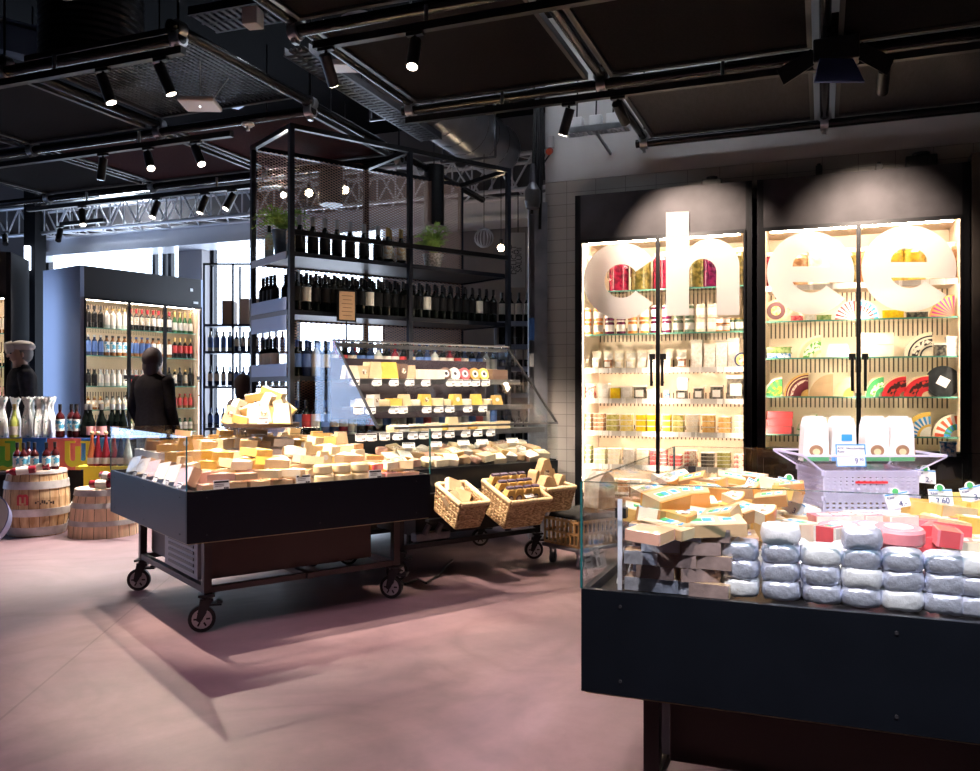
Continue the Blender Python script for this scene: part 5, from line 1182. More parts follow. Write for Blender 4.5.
for k,z in enumerate(zsh):
    m=MB(); m.b2((.04,.045,z-.035),(RW-.04,.06,z+.002)); m.b2((.04,RD-.05,z-.035),(RW-.04,RD-.04,z)); m.b2((.0,.045,z-.04),(.012,RD-.04,z+.0)); m.b2((RW-.02,.045,z-.035),(RW-.01,RD-.04,z))
    s=part(m,'shelf_frame',mat('blued_steel_post',(.05,.055,.075)),RK)
    m=MB(); nb=int((RD-.1)/.022)
    for i in range(nb): y=.06+i*.022; m.b2((.012,y,z-.014),(RW-.02,y+.009,z-.004))
    m.b2((.012,.06,z-.02),(RW-.02,RD-.05,z-.0145))
    part(m,'slatted_deck',DECK,s)
m=MB(); z=hg(231,ZR); part(MB().b2((.30,RD-.012,zsh[1]-.02),(RW-.04,RD-.004,zsh[1]+.20)),'back_sheet',mat('dark_back_sheet',(.012,.012,.016),.6),RK); part(MB().b2((.45,RD-.012,.2),(RW-.04,RD-.004,zsh[2])),'back_sheet',MATS['dark_back_sheet'],RK); m.b2((.04,-.004,z-.02),(RW-.04,.026,z+.02)); part(m,'guard_rail',BLKS,RK)  # added dark sheets block the bright window behind the bottles
ENDP=mat('blue_grey_end_panel',(.20,.23,.32),.4,.6)
for k in (1,2,3):
    z=zsh[k]; part(MB().b2((-.008,.05,z),(.0,RD-.05,z+.10)),'end_lip',ENDP,RK,'blue grey sheet metal lip')
part(MB().b2((-.008,.05,zsh[1]-.16),(.0,RD-.05,zsh[1]-.04)),'end_lip',ENDP,RK); part(MB().b2((-.008,.05,zsh[0]-.06),(.0,RD-.05,zsh[0]-.0)),'end_lip',mat('pale_steel',(.6,.6,.62),.4,.3),RK)  # top lip coloured paler to stand in for light on that edge
# ---- bottles
GLD=mat('dark_bottle_glass',(.004,.006,.005),.08,0); GLG=mat('green_bottle_glass',(.02,.10,.03),.06); GLR=mat('rose_bottle_glass',(.24,.022,.035),.06); GLC=mat('clear_bottle_glass',(.55,.6,.55),.06); GLB=mat('amber_bottle_glass',(.25,.09,.02),.06); GLN=mat('blue_black_glass',(.02,.035,.09),.08); GLO=mat('orange_rose_glass',(.55,.16,.06),.08)
GOLDC=mat('gold_foil_capsule',(.7,.48,.18),.3,.8); BLKC=mat('black_capsule',(.015,.015,.02),.3); SILC=mat('silver_capsule',(.6,.6,.62),.3,.8); REDC=mat('red_capsule',(.4,.02,.03),.35); BLUC=mat('blue_capsule',(.04,.09,.3),.35)
LBW=mat('cream_wine_label',(.78,.74,.66),.6); LBK=mat('black_wine_label',(.012,.012,.014),.5,spec=.2); LBP=mat('pink_wine_label',(.85,.45,.45),.6); LBO=spotmat('ornate_label',(.75,.55,.3),(.85,.82,.75),60,.45,.5); LBC=spotmat('colour_block_label',(.9,.9,.85),(.1,.4,.6),22,.5,.53); LBR=mat('red_wine_label',(.6,.06,.06),.6); LBB=mat('blue_wine_label',(.1,.2,.5),.6)
BM={}
def bottle(shape,g,lab,cap,h=.30,r=.037,n=12):
    k=(shape,g.name,lab.name,cap.name,h,r)
    if k in BM: return BM[k]
    if shape=='wine': pr=[(r*.85,0),(r,.02),(r,.25),(r*1.015,.25),(r*1.015,.55),(r,.55),(r,.62),(r*.75,.69),(r*.36,.76),(r*.36,.80),(r*.40,.80),(r*.40,1)]
    elif shape=='champ': pr=[(r*.85,0),(r,.02),(r,.12),(r*1.015,.12),(r*1.015,.38),(r,.38),(r*.95,.48),(r*.6,.64),(r*.38,.74),(r*.38,.74),(r*.44,.75),(r*.42,1)]
    else: pr=[(r*.9,0),(r,.02),(r,.18),(r*1.015,.18),(r*1.015,.6),(r,.6),(r*.95,.7),(r*.5,.8),(r*.42,.85),(r*.42,.9),(r*.5,.9),(r*.5,1)]
    mis=[0,0,0,1,1,1,0,0,0,0,2,2]
    pr=[(a,b_*h if i else 0) for i,(a,b_) in enumerate(pr)]
    m=MB(); m.lathe(pr,n,mis=mis[:len(pr)-1]+[2]); BM[k]=m.mesh('bottle',[g,lab,cap]); return BM[k]
def rackp(x,y,z): p=B(ru+x,rv+y); return (p[0],p[1],z)
def brow(z,xs,y,kinds,label,group,name='wine_bottle',cat='bottle'):
    for i,x in enumerate(xs):
        item(kinds[i%len(kinds)] if not callable(kinds) else kinds(i),name,label,cat,rackp(x,y,z+.002),(0,0,TB+rn.uniform(-.5,.5)),group)
n=int((RW-.12)/.083); xs=[.11+i*.083 for i in range(n)]
wk=[bottle('wine',GLD,l,c,.31) for l,c in ((LBK,BLKC),(LBK,BLKC),(LBK,BLKC),(LBW,BLKC),(LBK,BLKC),(LBK,BLKC),(LBK,BLKC))]
for j,y in enumerate((.11,.21,.32)):
    brow(zsh[1],xs,y,[wk[(i*3+j)%7] for i in range(7)],('dark wine bottle in the front row of the second shelf of the wine rack','dark wine bottle in the middle row of the second shelf of the wine rack','dark wine bottle in the back row of the second shelf of the wine rack')[j],f'dark wine bottles on the second rack shelf, {ORD[j]} row')
wk3=[bottle('wine',g,l,c,.29) for g,l,c in ((GLD,LBB,BLUC),(GLR,LBW,REDC),(GLN,LBB,BLUC),(GLD,LBR,BLKC),(GLC,LBW,BLUC),(GLN,LBO,BLUC),(GLD,LBW,BLKC))]
for j,y in enumerate((.11,.22)):
    brow(zsh[2],xs,y,[wk3[(i*2+j)%7] for i in range(7)],('blue or red capsuled bottle in the front row of the third rack shelf','blue or red capsuled bottle in the back row of the third rack shelf')[j],f'bottles on the third rack shelf, {ORD[j]} row')
brow(zsh[3],xs,.11,[wk3[(i*3)%7] for i in range(7)],'dark bottle on the fourth shelf of the wine rack, behind the case','bottles on the fourth rack shelf')
ch=bottle('champ',GLD,LBK,SILC,.31,.044); chg=bottle('champ',GLD,LBO,GOLDC,.31,.044)
for i,px in enumerate((300,313,325,337,350,364,378)):
    x=Bv(px,rv+.14)-ru; item(ch,'champagne_bottle',f'dark champagne bottle with silver foil neck, {ORD[i]} from left on the top rack shelf','bottle',rackp(x,.14,zsh[0]+.002),(0,0,0),'silver necked champagne bottles on the top shelf')
for i,px in enumerate((388,394,401)):
    x=Bv(px,rv+.16)-ru; item(chg,'champagne_bottle',f'champagne bottle with gold foil neck, {ORD[i]} of three on the top rack shelf','bottle',rackp(x,.16+.07*(i%2),zsh[0]+.002),(0,0,0),'gold necked champagne bottles on the top shelf')
# end columns seen from the left side
wl=bottle('wine',GLD,LBW,BLKC,.31); wb_=bottle('wine',GLD,LBK,BLKC,.31)
ny=int((RD-.14)/.078)
for k,(me,lab) in enumerate(((wb_,'black bottle'),(wl,'white labelled bottle'))):
    for i in range(4,ny): item(me,'wine_bottle',f'{lab} at the left end of the {("second","third")[k]} rack shelf, {ORD[i-4]} from the front','bottle',rackp(.05,.09+i*.078,zsh[1+k]+.002),(0,0,TB))
# plants
LEAF=mat('fern_green',(.30,.52,.09),.5,0,.4,14); LEAF2=mat('ivy_green',(.34,.52,.12),.5,0,.4,14)
def plant(loc,pot,potmat,label,lf,spread=.2,n=26,seed=1,hh=.2,drop=0):
    t=thing('potted_plant',label,'plant',loc); part(pot,'pot',potmat,t); ph=max(v[2] for v in pot.v); r_=random.Random(seed)
    m=MB(); st=MB()
    for i in range(n):
        a=r_.uniform(0,2*PI); L_=r_.uniform(.5,1)*spread; up=r_.uniform(.3,1)*hh
        prev=Vector((0,0,ph-.01))
        for k in range(1,7):
            f=k/6; p=Vector((math.cos(a)*L_*f,math.sin(a)*L_*f,ph+up*math.sin(f*PI*.62)-drop*f*f)); st.cyl(prev,p,.0022,n=4,caps=False)
            for s in (-1,1):
                d=Vector((-math.sin(a)*s,math.cos(a)*s,r_.uniform(-.2,.5))); w=.035*(1.15-f)+.008; q=p+d*w; e=(p-prev).normalized()*w*.5
                m.add([p,p+d*w*.5+e*.7,q,p+d*w*.5-e*.5],[(0,1,2,3)])
                m.add([p+Vector((0,0,.01)),p+d*w*.4+e*1.2,q+e+Vector((0,0,.012)),p+d*w*.5],[(0,1,2,3)])
            prev=p
    part(m,'leaves',lf,t); part(st,'stems',lf,t); return t
pm=MB(); pm.lathe([(.052,0),(.075,.2),(.08,.2),(.08,.215),(.07,.215),(.068,.19)],20)
fx0=rackp(.09,RD*.45,zsh[0]+.002)
plant(fx0,pm,mat('slate_blue_pot',(.10,.14,.19),.4),'leafy green fern in a slate blue pot on the left end of the rack top',LEAF,.28,40,3,.24,.06)
for j,dy in enumerate((-.22,.20)): item(bottle('wine',GLC,LBO,BLKC,.28),'wine_bottle',('pale labelled bottle in front of the slate blue pot','pale labelled bottle behind the slate blue pot')[j],'bottle',rackp(.07,RD*.45+dy,zsh[0]+.002),(0,0,0))
pm=MB(); pm.lathe([(.07,0),(.09,.12),(.095,.12),(.095,.135),(.085,.135),(.08,.1)],20)
x=Bv(433,rv+.2)-ru
plant(rackp(x,.2,zsh[0]+.002),pm,spotmat('white_woven_pot',(.85,.83,.8),(.5,.48,.45),60,.45,.55,bump=.5),'bushy green plant in a white woven pot on the right half of rack top',LEAF2,.18,44,9,.27)
# framed notice
x=Bv(347,rv-.03)-ru; zz=hg(306,toP(*B(ru+x,rv),1)[2])
t=thing('framed_notice','small framed brown paper notice hanging on the front of the wine rack','notice',rackp(x,-.02,zz),TB)
part(MB().box((0,0,0),(.17,.018,.26)),'frame',BLKS,t); part(MB().box((0,-.011,0),(.14,.004,.23)),'brown_paper',mat('buff_paper',(.62,.38,.22),.7,0,.1,8),t)
m=MB()
for k in range(6): m.box((0,-.0135,.08-k*.032),(.10-.02*(k%2),.001,.006))
part(m,'print',mat('brown_ink',(.25,.13,.07),.6),t)
part(MB().cyl((0,.0,-.13),(0,.0,-.32),.006,n=6),'hanging_rod',BLKS,t)
# shelf seen between rack and column
sx,sy=W(519,9.0)
t=thing('bottle_shelf','narrow grey bottle shelf seen between the wine rack and the steel column','shelf',(sx,sy,0),AA)
m=MB()
for x in (-.25,.25): m.b2((x-.015,-.12,0),(x+.015,.12,2.3))
part(m,'uprights',ENDP,t)
for k,py in enumerate((322,345,367,393,440)):
    z=hg(py,9.0); part(MB().b2((-.235,-.12,z-.05),(.235,.12,z)),'shelf_board',ENDP,t)
    for i in range(5): item(wb_ if k%2 else wl,'wine_bottle',f'wine bottle, {ORD[i]} from left on the {ORD[k]} level between rack and column','bottle',(sx+(-.18+i*.09)*CA,sy+(-.18+i*.09)*SA,z+.002),(0,0,0),'bottles on the shelf beside the steel column')
# hanging sign panel with vertical lettering
wx,wy=W(518,9.6); zz=hg(260,9.6)
t=thing('hanging_sign','pale hanging sign with two lines of vertical lettering beside the steel column','sign',(wx,wy,zz),AA)
part(MB().box((0,0,0),(.16,.02,.62)),'board',mat('pale_grey_board',(.42,.40,.40),.6),t)
for k,tx in enumerate(('DELICAT','SALUMI')):
    part(textmesh(tx,.085,INK,'CENTER',.001),'lettering',None,t,loc=(-.02+k*.06,-.0115,.0),rot=(PI/2,-PI/2,0))
part(MB().cyl((0,0,.31),(0,0,.8),.006,n=6),'hanging_rod',BLKS,t)
# small bright window strip low behind the rack + dark back wall racks
# ---- pendants behind the rack
WARM=emitmat('warm_bulb',(1,.78,.5),40)
for px,py,zc,lab in ((309,193,8.6,'glowing bare bulb pendant behind the rack mesh, left'),(345,190,8.9,'glowing bare bulb pendant behind the rack mesh, right'),(501,248,9.6,'glowing bare bulb pendant near the right rack post')):
    x,y=W(px,zc); z=hg(py,zc); t=thing('pendant_bulb',lab,'lamp',(x,y,z)); part(MB().sphere((0,0,0),.04,12),'bulb',WARM,t); part(MB().cyl((0,0,.04),(0,0,.1),.02,n=10).cyl((0,0,.1),(0,0,1.4),.004,n=5),'cord',BLK,t)
for px,y0,y1,w_,zc,lab in ((331,150,205,24,8.2,'tall black cylinder pendant behind the left part of the mesh'),(434,166,226,20,8.4,'tall black cylinder pendant behind the right part of the mesh')):
    x,y=W(px,zc); z0=hg(y1,zc);z1=hg(y0,zc); r_=w_/2*zc/F
    t=thing('cylinder_pendant',lab,'lamp',(x,y,z0)); part(MB().cyl((0,0,0),(0,0,z1-z0),r_,n=24),'shade',BLK,t); part(MB().cyl((0,0,z1-z0),(0,0,4.7-z0),.006,n=5),'cord',BLK,t)
x,y=W(484,8.8); z=hg(238,8.8); t=thing('cage_pendant','small round wire cage pendant seen through the mesh','lamp',(x,y,z)); m=MB()
for k in range(8):
    a=k*PI/8; pts=[(math.cos(a)*.1*math.cos(q*PI/8),math.sin(a)*.1*math.cos(q*PI/8),.1*math.sin(q*PI/8)) for q in range(17)]
    for p,q in zip(pts,pts[1:]): m.cyl(p,q,.004,n=4,caps=False)
part(m,'wire_cage',STEEL,t); part(MB().cyl((0,0,.1),(0,0,2.0),.004,n=5),'cord',BLK,t)
# ---- steel column and its clutter
x,y=W(537.5,7.75)
t=thing('steel_column','galvanised steel H-column at the end of the tiled wall','column',(x,y,0),AA)
m=MB(); m.b2((-.085,-.1,0),(-.075,.1,3.05)); m.b2((.075,-.1,0),(.085,.1,3.05)); m.b2((-.075,-.01,0),(.075,.01,3.05)); m.b2((-.035,-.1,0),(.075,-.09,3.05)); part(m,'steel_profile',mat('grey_galvanised_column',(.24,.25,.29),.45,.6,.25,5),t)
part(MB().box((-.06,-.108,1.62),(.04,.012,.12)),'white_label',WHITE,t); part(MB().box((-.06,-.108,1.9),(.05,.012,.2)),'blue_label',mat('blue_label_m',(.05,.15,.45),.5),t)
m=MB(); r_=random.Random(5)
for k in range(9): a=r_.uniform(-.06,.06); m.cyl((a,-.1+r_.uniform(-.03,.03),3.0+r_.uniform(-.2,.3)),(a+r_.uniform(-.06,.06),-.1,4.6),.014,n=6)
solo(m,'cable_bundle',[BLK],'bundle of black cables dropping down above the steel column','cables',(x,y,0),AA)
t=thing('hanging_lamp','grey industrial lamp head hanging in front of the column top','lamp',(x+.02,y-.2,hg(196,7.5)),AA)
part(MB().lathe([(.06,-.09),(.07,-.04),(.07,.06),(.03,.13),(.02,.3)],16),'lamp_housing',STEELD,t); part(MB().lathe([(.055,-.1),(.06,-.09)],16),'lens',mat('smoked_lens',(.2,.2,.22),.15),t)
x2,zc2=aty(550.5,7.36)
t=thing('power_socket','red and grey industrial power socket high on the plaster wall','socket',(x2,7.36,hg(150,zc2)))
part(MB().cyl((0,0,.02),(0,0,.12),.035,n=14),'grey_housing',mat('light_grey_plastic',(.45,.44,.44),.5),t); part(MB().cyl((0,-.01,-.01),(0,-.05,-.03),.03,n=14),'red_plug',mat('red_plug',(.5,.06,.03),.4),t); part(MB().cyl((0,-.03,-.05),(-.1,-.03,-.18),.008,n=6),'cable',BLK,t)
# junction boxes on a perforated bracket
t=thing('cable_bracket','perforated steel bracket with three white boxes high on the plaster wall','bracket',(aty(596,7.1)[0],7.1,hg(132,aty(596,7.1)[1])))
m=MB()
for k in range(14): m.box((-.25+k*.04,0,.0),(.022,.12,.006))
for s in (-1,1): m.box((.01,s*.06,.02),(.56,.006,.05))
m.bar((.0,0,0),(.06,.29,-.12),.02); part(m,'perforated_bracket',STEEL,t)
for k,px in enumerate((-.17,.0,.15)):
    b_=part(MB().box((px,0,.075),(.11,.08,.13)),'white_box',WHITEP,t,bevel=.01); part(MB().cyl((px,0,.14),(px+.01,0,.5),.008,n=6),'cable',BLK,b_)
# ================= LEFT SIDE: drinks fridges, window shelf, bottle display, people =================
lx,ly=W(80,10.0)
DSH=[(z,'glass') for z in (hg(327,10.15),hg(355,10.15),hg(386,10.15),hg(410,10.15),hg(436,10.15))]
SIDEP=mat('blue_grey_side_sheet',(.42,.48,.66),.35,.2)  # blue grey stands in for the window reflected on a dark side
LEDC=emitmat('neutral_led_strip',(1,.86,.74),30)
LF=fridge('drinks_fridge','tall black three-door drinks fridge full of bottles before the left window','fridge',(lx,ly,0),R(76),1.72,.86,.5,2.46,2.83,DSH,[(.05,.62),(.624,1.12),(1.124,1.67)],led=LEDC,side=SIDEP,head=mat('charcoal_header',(.05,.047,.047),.5,.2),handles=(1.25,1.5))
part(MB().b2((1.5,-.006,2.66),(1.54,0,2.70)).b2((1.55,-.006,2.5),(1.62,0,2.53)),'small_logo',WHITE,LF)
fa=R(76)
def lfp(x,y,z): return (lx+x*math.cos(fa)-y*math.sin(fa),ly+x*math.sin(fa)+y*math.cos(fa),z)
rows7=[[bottle('wine',GLD,LBK,BLKC,.27,.034),bottle('beer',GLC,LBW,GOLDC,.25,.034),bottle('wine',GLD,LBO,REDC,.27,.034),bottle('wine',GLD,LBW,REDC,.27,.034),bottle('champ',GLG,LBW,GOLDC,.28,.036)],
 [bottle('beer',GLN,LBB,SILC,.25,.034),bottle('beer',GLB,LBC,BLKC,.25,.034),bottle('beer',GLB,LBB,BLUC,.25,.034),bottle('beer',GLB,LBW,BLKC,.25,.034),bottle('wine',GLD,LBR,GOLDC,.27,.034)],
 [bottle('beer',GLD,LBK,BLKC,.2,.033),bottle('beer',GLC,LBW,SILC,.2,.033),bottle('beer',GLC,LBR,SILC,.2,.033),bottle('beer',GLD,LBO,GOLDC,.22,.033),bottle('wine',GLD,LBK,BLKC,.25,.034)],
 [bottle('beer',GLB,LBO,GOLDC,.16,.03),bottle('beer',GLC,LBO,BLKC,.16,.03),bottle('beer',GLB,LBW,BLKC,.16,.03),bottle('beer',GLD,LBP,BLKC,.19,.03),bottle('beer',GLB,LBR,REDC,.19,.03)],
 [bottle('beer',GLB,LBO,GOLDC,.18,.032),bottle('beer',GLD,LBO,BLKC,.18,.032),bottle('beer',GLG,LBW,GOLDC,.18,.032),bottle('beer',GLG,LBK,GOLDC,.18,.032),bottle('beer',GLG,LBW,BLKC,.18,.032)]]
for k,(z,_) in enumerate(DSH):
    for i in range(20):
        me=rows7[k][min(4,i//4)] if k!=2 else rows7[k][0 if i<3 else (1 if i<8 else (2 if i<11 else 3+i%2))]
        item(me,'drink_bottle',f'bottle on the {ORD[k]} shelf of the three-door drinks fridge, {ORD[i]} from left','bottle',lfp(.11+i*.079,.16,z+.002),(0,0,0),f'bottles on the {ORD[k]} shelf of the drinks fridge')
# second drinks fridge cut by the left edge
qx,qy=W(11,9.6)
LF2=fridge('drinks_fridge','dark drinks fridge cut off by the left edge of the photo','fridge',(qx-1.45*math.cos(R(35)),qy-1.45*math.sin(R(35)),0),R(35),1.45,.7,.5,2.42,2.92,[(z,'glass') for z in (2.0,1.62,1.25,.9)],[(.05,.72),(.73,1.40)],led=LEDC,side=DARKW,head=mat('charcoal_header',(.05,.047,.047)))
for k,z in enumerate((2.0,1.62,1.25,.9)):
    for i in range(6):
        x=.95+i*.08; item(rows7[(k+1)%5][3],'drink_bottle',f'bottle on the {ORD[k]} shelf of the drinks fridge at the left edge, {ORD[i]} of six','bottle',(LF2.location.x+x*math.cos(R(35))-.16*math.sin(R(35)),LF2.location.y+x*math.sin(R(35))+.16*math.cos(R(35)),z+.002),(0,0,0))
# shelf in front of the window
hx,hy=W(203,10.6)
t=thing('window_shelf','black open shelf of bottles and boxes standing before the bright window','shelf',(hx,hy,0),AA)
Wd=1.05
for x in (0,.36,Wd): 
    for y in (0,.3): part(MB().b2((x,y,0),(x+.025,y+.025,hg(263,10.6))),'post',BLKS,t)
wz=[hg(y,10.6) for y in (324,351,386,428)]
for z in wz: part(MB().b2((0,0,z-.03),(Wd,.325,z)),'shelf_board',mat('navy_shelf',(.04,.05,.10),.4),t)
part(MB().b2((0,0,hg(263,10.6)-.025),(Wd,.025,hg(263,10.6))),'top_bar',BLKS,t)
def wsp(x,y,z): return (hx+x*CA-y*SA,hy+x*SA+y*CA,z)
for k,kk in ((1,'second'),(2,'third'),(3,'lowest')):
    for i in range(12): item((bottle('wine',GLN,LBB,BLUC,.25,.032),bottle('beer',GLC,LBB,SILC,.25,.034),bottle('wine',GLN,LBW,BLKC,.25,.032))[(i//4+k)%3],'drink_bottle',f'bluish bottle on the {kk} board of the window shelf, {ORD[i]} from left','bottle',wsp(.06+i*.083,.1,wz[k]+.002),(0,0,0),f'bottles on the {kk} board of the window shelf')
solo(MB().box((0,0,.15),(.14,.2,.30)),'carton',[mat('brown_carton',(.28,.2,.15),.6)],'brown carton on top of the window shelf','box',wsp(.29,.15,wz[0]+.001),AA,bevel=.005)
for i,x in enumerate((.50,.64,.80)): solo(MB().box((0,0,.16),(.12,.2,.33)),'carton',[mat('pale_wood_box',(.7,.62,.55),.6)],f'pale wooden wine box on top of the window shelf, {ORD[i]} of three','box',wsp(x,.15,wz[0]+.001),AA,bevel=.005)
# ---- bottle display tables with coloured skirts
def ulogo(s):
    def a(cx,cy,r,a0,a1,n=8): return [(cx+r*math.cos(R(a0+(a1-a0)*i/n)),cy+r*math.sin(R(a0+(a1-a0)*i/n))) for i in range(n+1)]
    L_=[(0,1)]+a(.3,.3,.3,180,270)+[(.5,.06)]+a(.7,.3,.3,270,360)+[(1,1),(.60,1),(.60,.92),(.80,.92)]+a(.72,.32,.08,0,-90,4)+a(.68,.32,.08,-90,-180,4)+[(.60,.8),(.40,.8)]+a(.32,.32,.08,0,-90,4)+a(.28,.32,.08,-90,-180,4)+[(.20,.92),(.40,.92),(.40,1)]
    return [[(x*s,y*s) for x,y in L_]]
SKY_={'red':mat('coral_red_skirt',(.80,.16,.14),.6),'blue':mat('royal_blue_skirt',(.02,.13,.45),.6),'yellow':mat('lemon_yellow_skirt',(.85,.72,.06),.6),'green':mat('leaf_green_print',(.12,.5,.06),.6)}
def disp(px0,px1,zc,label,cols,logo,lc,lx_):
    x0,y0=W(px0,zc); w=(px1-px0)*zc/F; zt=hg(438,zc); zb=hg(470,zc)
    t=thing('display_stand',label,'display stand',(x0,y0,0),AA)
    part(MB().b2((0,0,zt-.02),(w,.5,zt)),'table_top',mat('blue_edge',(.05,.1,.4),.5),t)
    x=0
    for f,c in cols: part(MB().b2((x,-.012,zb),(f*w,-.002,zt-.004)),'skirt_panel',SKY_[c],t); x=f*w
    for q in (.03,w-.06): part(MB().b2((q,.03,0),(q+.03,.06,zt-.02)),'leg',BLKS,t)
    part(MB().b2((.02,.25,.02),(w-.02,.48,zt-.02)),'black_backing',BLK,t)
    me=outline(ulogo(.26),.003); me.materials.append(SKY_[lc]); part(me,'logo',None,t,loc=(lx_,-.0145,zb+.03),rot=(PI/2,0,0))
    return zt
ZD=8.42
zt=disp(48,128,ZD,'bottle display stand with coral and blue skirt and yellow logo, left of middle table',[(.42,'red'),(1,'blue')],1,'yellow',.175)
zt=disp(-46,47,ZD,'bottle display stand with yellow and blue skirt at the left edge',[(.74,'yellow'),(1,'blue')],1,'green',.36)
zt=hg(438,ZD)
def dsp(px,dy,z=None): x,y=W(px,ZD+.0); return (x-dy*SA,y+dy*CA,zt+.002 if z is None else z)
def pbottle(shape,g,lab,cap,h,r,label,loc,rot=(0,0,0),group=None,name='bottle',cat='bottle'):
    """near bottle with its own body, label and cap"""
    t=thing(name,label,cat,loc,rot=rot,group=group)
    k=('pb',shape,g.name,lab.name,cap.name,h,r)
    if k not in PRO:
        sh={'wine':[(r*.85,0),(r,.02),(r,.62),(r*.75,.69),(r*.36,.76),(r*.36,.84)],'champ':[(r*.85,0),(r,.02),(r,.36),(r*.9,.48),(r*.55,.64),(r*.36,.76),(r*.36,.84)]}[shape]
        b_=MB().lathe([(a,q*h) for a,q in sh],16).mesh('bottle_glass',g)
        z0,z1=(.2,.55) if shape=='wine' else (.08,.34)
        l=MB().lathe([(r*1.012,z0*h),(r*1.012,z1*h)],16).mesh('label',lab); c=MB().lathe([(r*.40,.83*h),(r*.42,h)],12).mesh('cap',cap)
        PRO[k]=(b_,l,c)
    for me,nm in zip(PRO[k],('bottle_body','label','cap')): part(me,nm,None,t)
    return t
for i,px in enumerate((57,65,73.5)): pbottle('wine',mat('red_lemonade',(.05,.008,.010),.08),LBC,BLKC,.335,.043,f'dark red bottle with colourful label, {ORD[i]} from left on the coral skirted stand',dsp(px,(.06,.13,.06)[i]),group='red bottles with colourful labels')
for i,px in enumerate((79,82.5,87,93,98.5,104,109.5,115,120)): pbottle('champ',GLD,LBP if i in(0,2,4,7) else LBK,SILC if i%3 else BLKC,.335,.05 if i%2 else .048,f'dark sparkling wine bottle on the coral skirted stand, {ORD[i]} from the red bottles',dsp(px,(.18,.07,.07,.18,.07,.18,.18,.07,.07)[i]),group='dark sparkling wine bottles on the display stand')
WRAP=spotmat('printed_tissue_wrap',(.86,.88,.86),(.25,.45,.45),34,.62,.66,.7,bump=.5)
def wrapped(px,dy,i,h=.40):
    t=thing('wrapped_bottle',f'bottle wrapped in white printed tissue on the left display stand, {ORD[i]} from left','bottle',dsp(px,dy),group='tissue wrapped bottles'); r_=random.Random(i); m=MB(); n=18
    lev=[(.05,0),(.058,.1),(.052,.45),(.036,.62),(.026,.72),(.03,.8),(.045,.92),(.052,1)]
    vs=[(q*(1+.16*math.sin(j*5+r_.uniform(-1,1)))*math.cos(2*PI*j/n),q*(1+.16*math.sin(j*5+r_.uniform(-1,1)))*math.sin(2*PI*j/n),z*h+(r_.uniform(-.015,.015) if z==1 else 0)) for q,z in lev for j in range(n)]
    m.add(vs,[(k*n+j,k*n+(j+1)%n,(k+1)*n+(j+1)%n,(k+1)*n+j) for k in range(len(lev)-1) for j in range(n)]); part(m,'tissue',WRAP,t); part(MB().cyl((0,0,.70*h),(0,0,.73*h),.03,n=12),'tie',WHITE,t)
for i,(px,dy) in enumerate(((-3,.08),(4,.2),(19,.22),(23,.08),(29,.22),(36,.06),(40,.2),(43,.08))): wrapped(px,dy,i)
pbottle('champ',mat('pale_green_wine',(.55,.6,.15),.08),LBW,GOLDC,.335,.045,'pale green bottle between tissue wrapped bottles on the left stand',dsp(12,.04))
# ---- barrels
OAK=spotmat('old_oak',(.42,.24,.11),(.66,.46,.26),9,.35,.65,.6,stretch=(3,3,.5),bump=.5); OAKL=mat('pale_oak_staves',(.82,.58,.37),.55,0,.2,6,.2,30,stretch=(4,4,.4)); HOOP=mat('weathered_hoop',(.55,.53,.52),.5,.3,.3,9)
def barrel(px,py,prof,hoops,mt,label,rz=0,sep=20):
    x,y=at(px,py,0); # py is the nearest floor line
    d=math.hypot(x,y); rb=prof[0][0]; x+=x/d*rb; y+=y/d*rb
    t=thing('oak_barrel',label,'barrel',(x,y,0),rz)
    m=MB(); m.lathe(prof+[(prof[-1][0]-.02,prof[-1][1]),(prof[-1][0]-.025,prof[-1][1]-.03)],36); part(m,'staves',mt,t)
    m=MB()
    def rad(z):
        for (r0,z0),(r1,z1) in zip(prof,prof[1:]):
            if z0<=z<=z1: return r0+(r1-r0)*(z-z0)/(z1-z0)
        return prof[-1][0]
    for i in range(sep):
        a=2*PI*i/sep
        for k in range(10):
            z0=prof[-1][1]*k/10; z1=prof[-1][1]*(k+1)/10; p0=(math.cos(a)*(rad(z0)+.0005),math.sin(a)*(rad(z0)+.0005),z0); p1=(math.cos(a)*(rad(z1)+.0005),math.sin(a)*(rad(z1)+.0005),z1); m.bar(p0,p1,.003)
    part(m,'stave_joints',mat('dark_joint',(.06,.035,.02),.7),t)
    for z0,z1 in hoops: part(MB().lathe([(rad(z0)+.002,z0),(rad(z0)+.008,z0),(rad(z1)+.008,z1),(rad(z1)+.002,z1)],36),'hoop',HOOP,t)
    return t,(x,y)
H1=.605
b1,bp1=barrel(37,537,[(.235,0),(.262,.12),(.28,.26),(.281,.36),(.265,.5),(.245,H1)],[(.01,.09),(.19,.26),(.44,.51),(.575,.603)],OAK,'brown oak barrel with a red stamped logo, left of two on the floor')
me=outline([[(x,.1-y) for x,y in ulogo(.1)[0]]],.003); me.materials.append(mat('red_stencil_paint',(.5,.04,.05),.6))
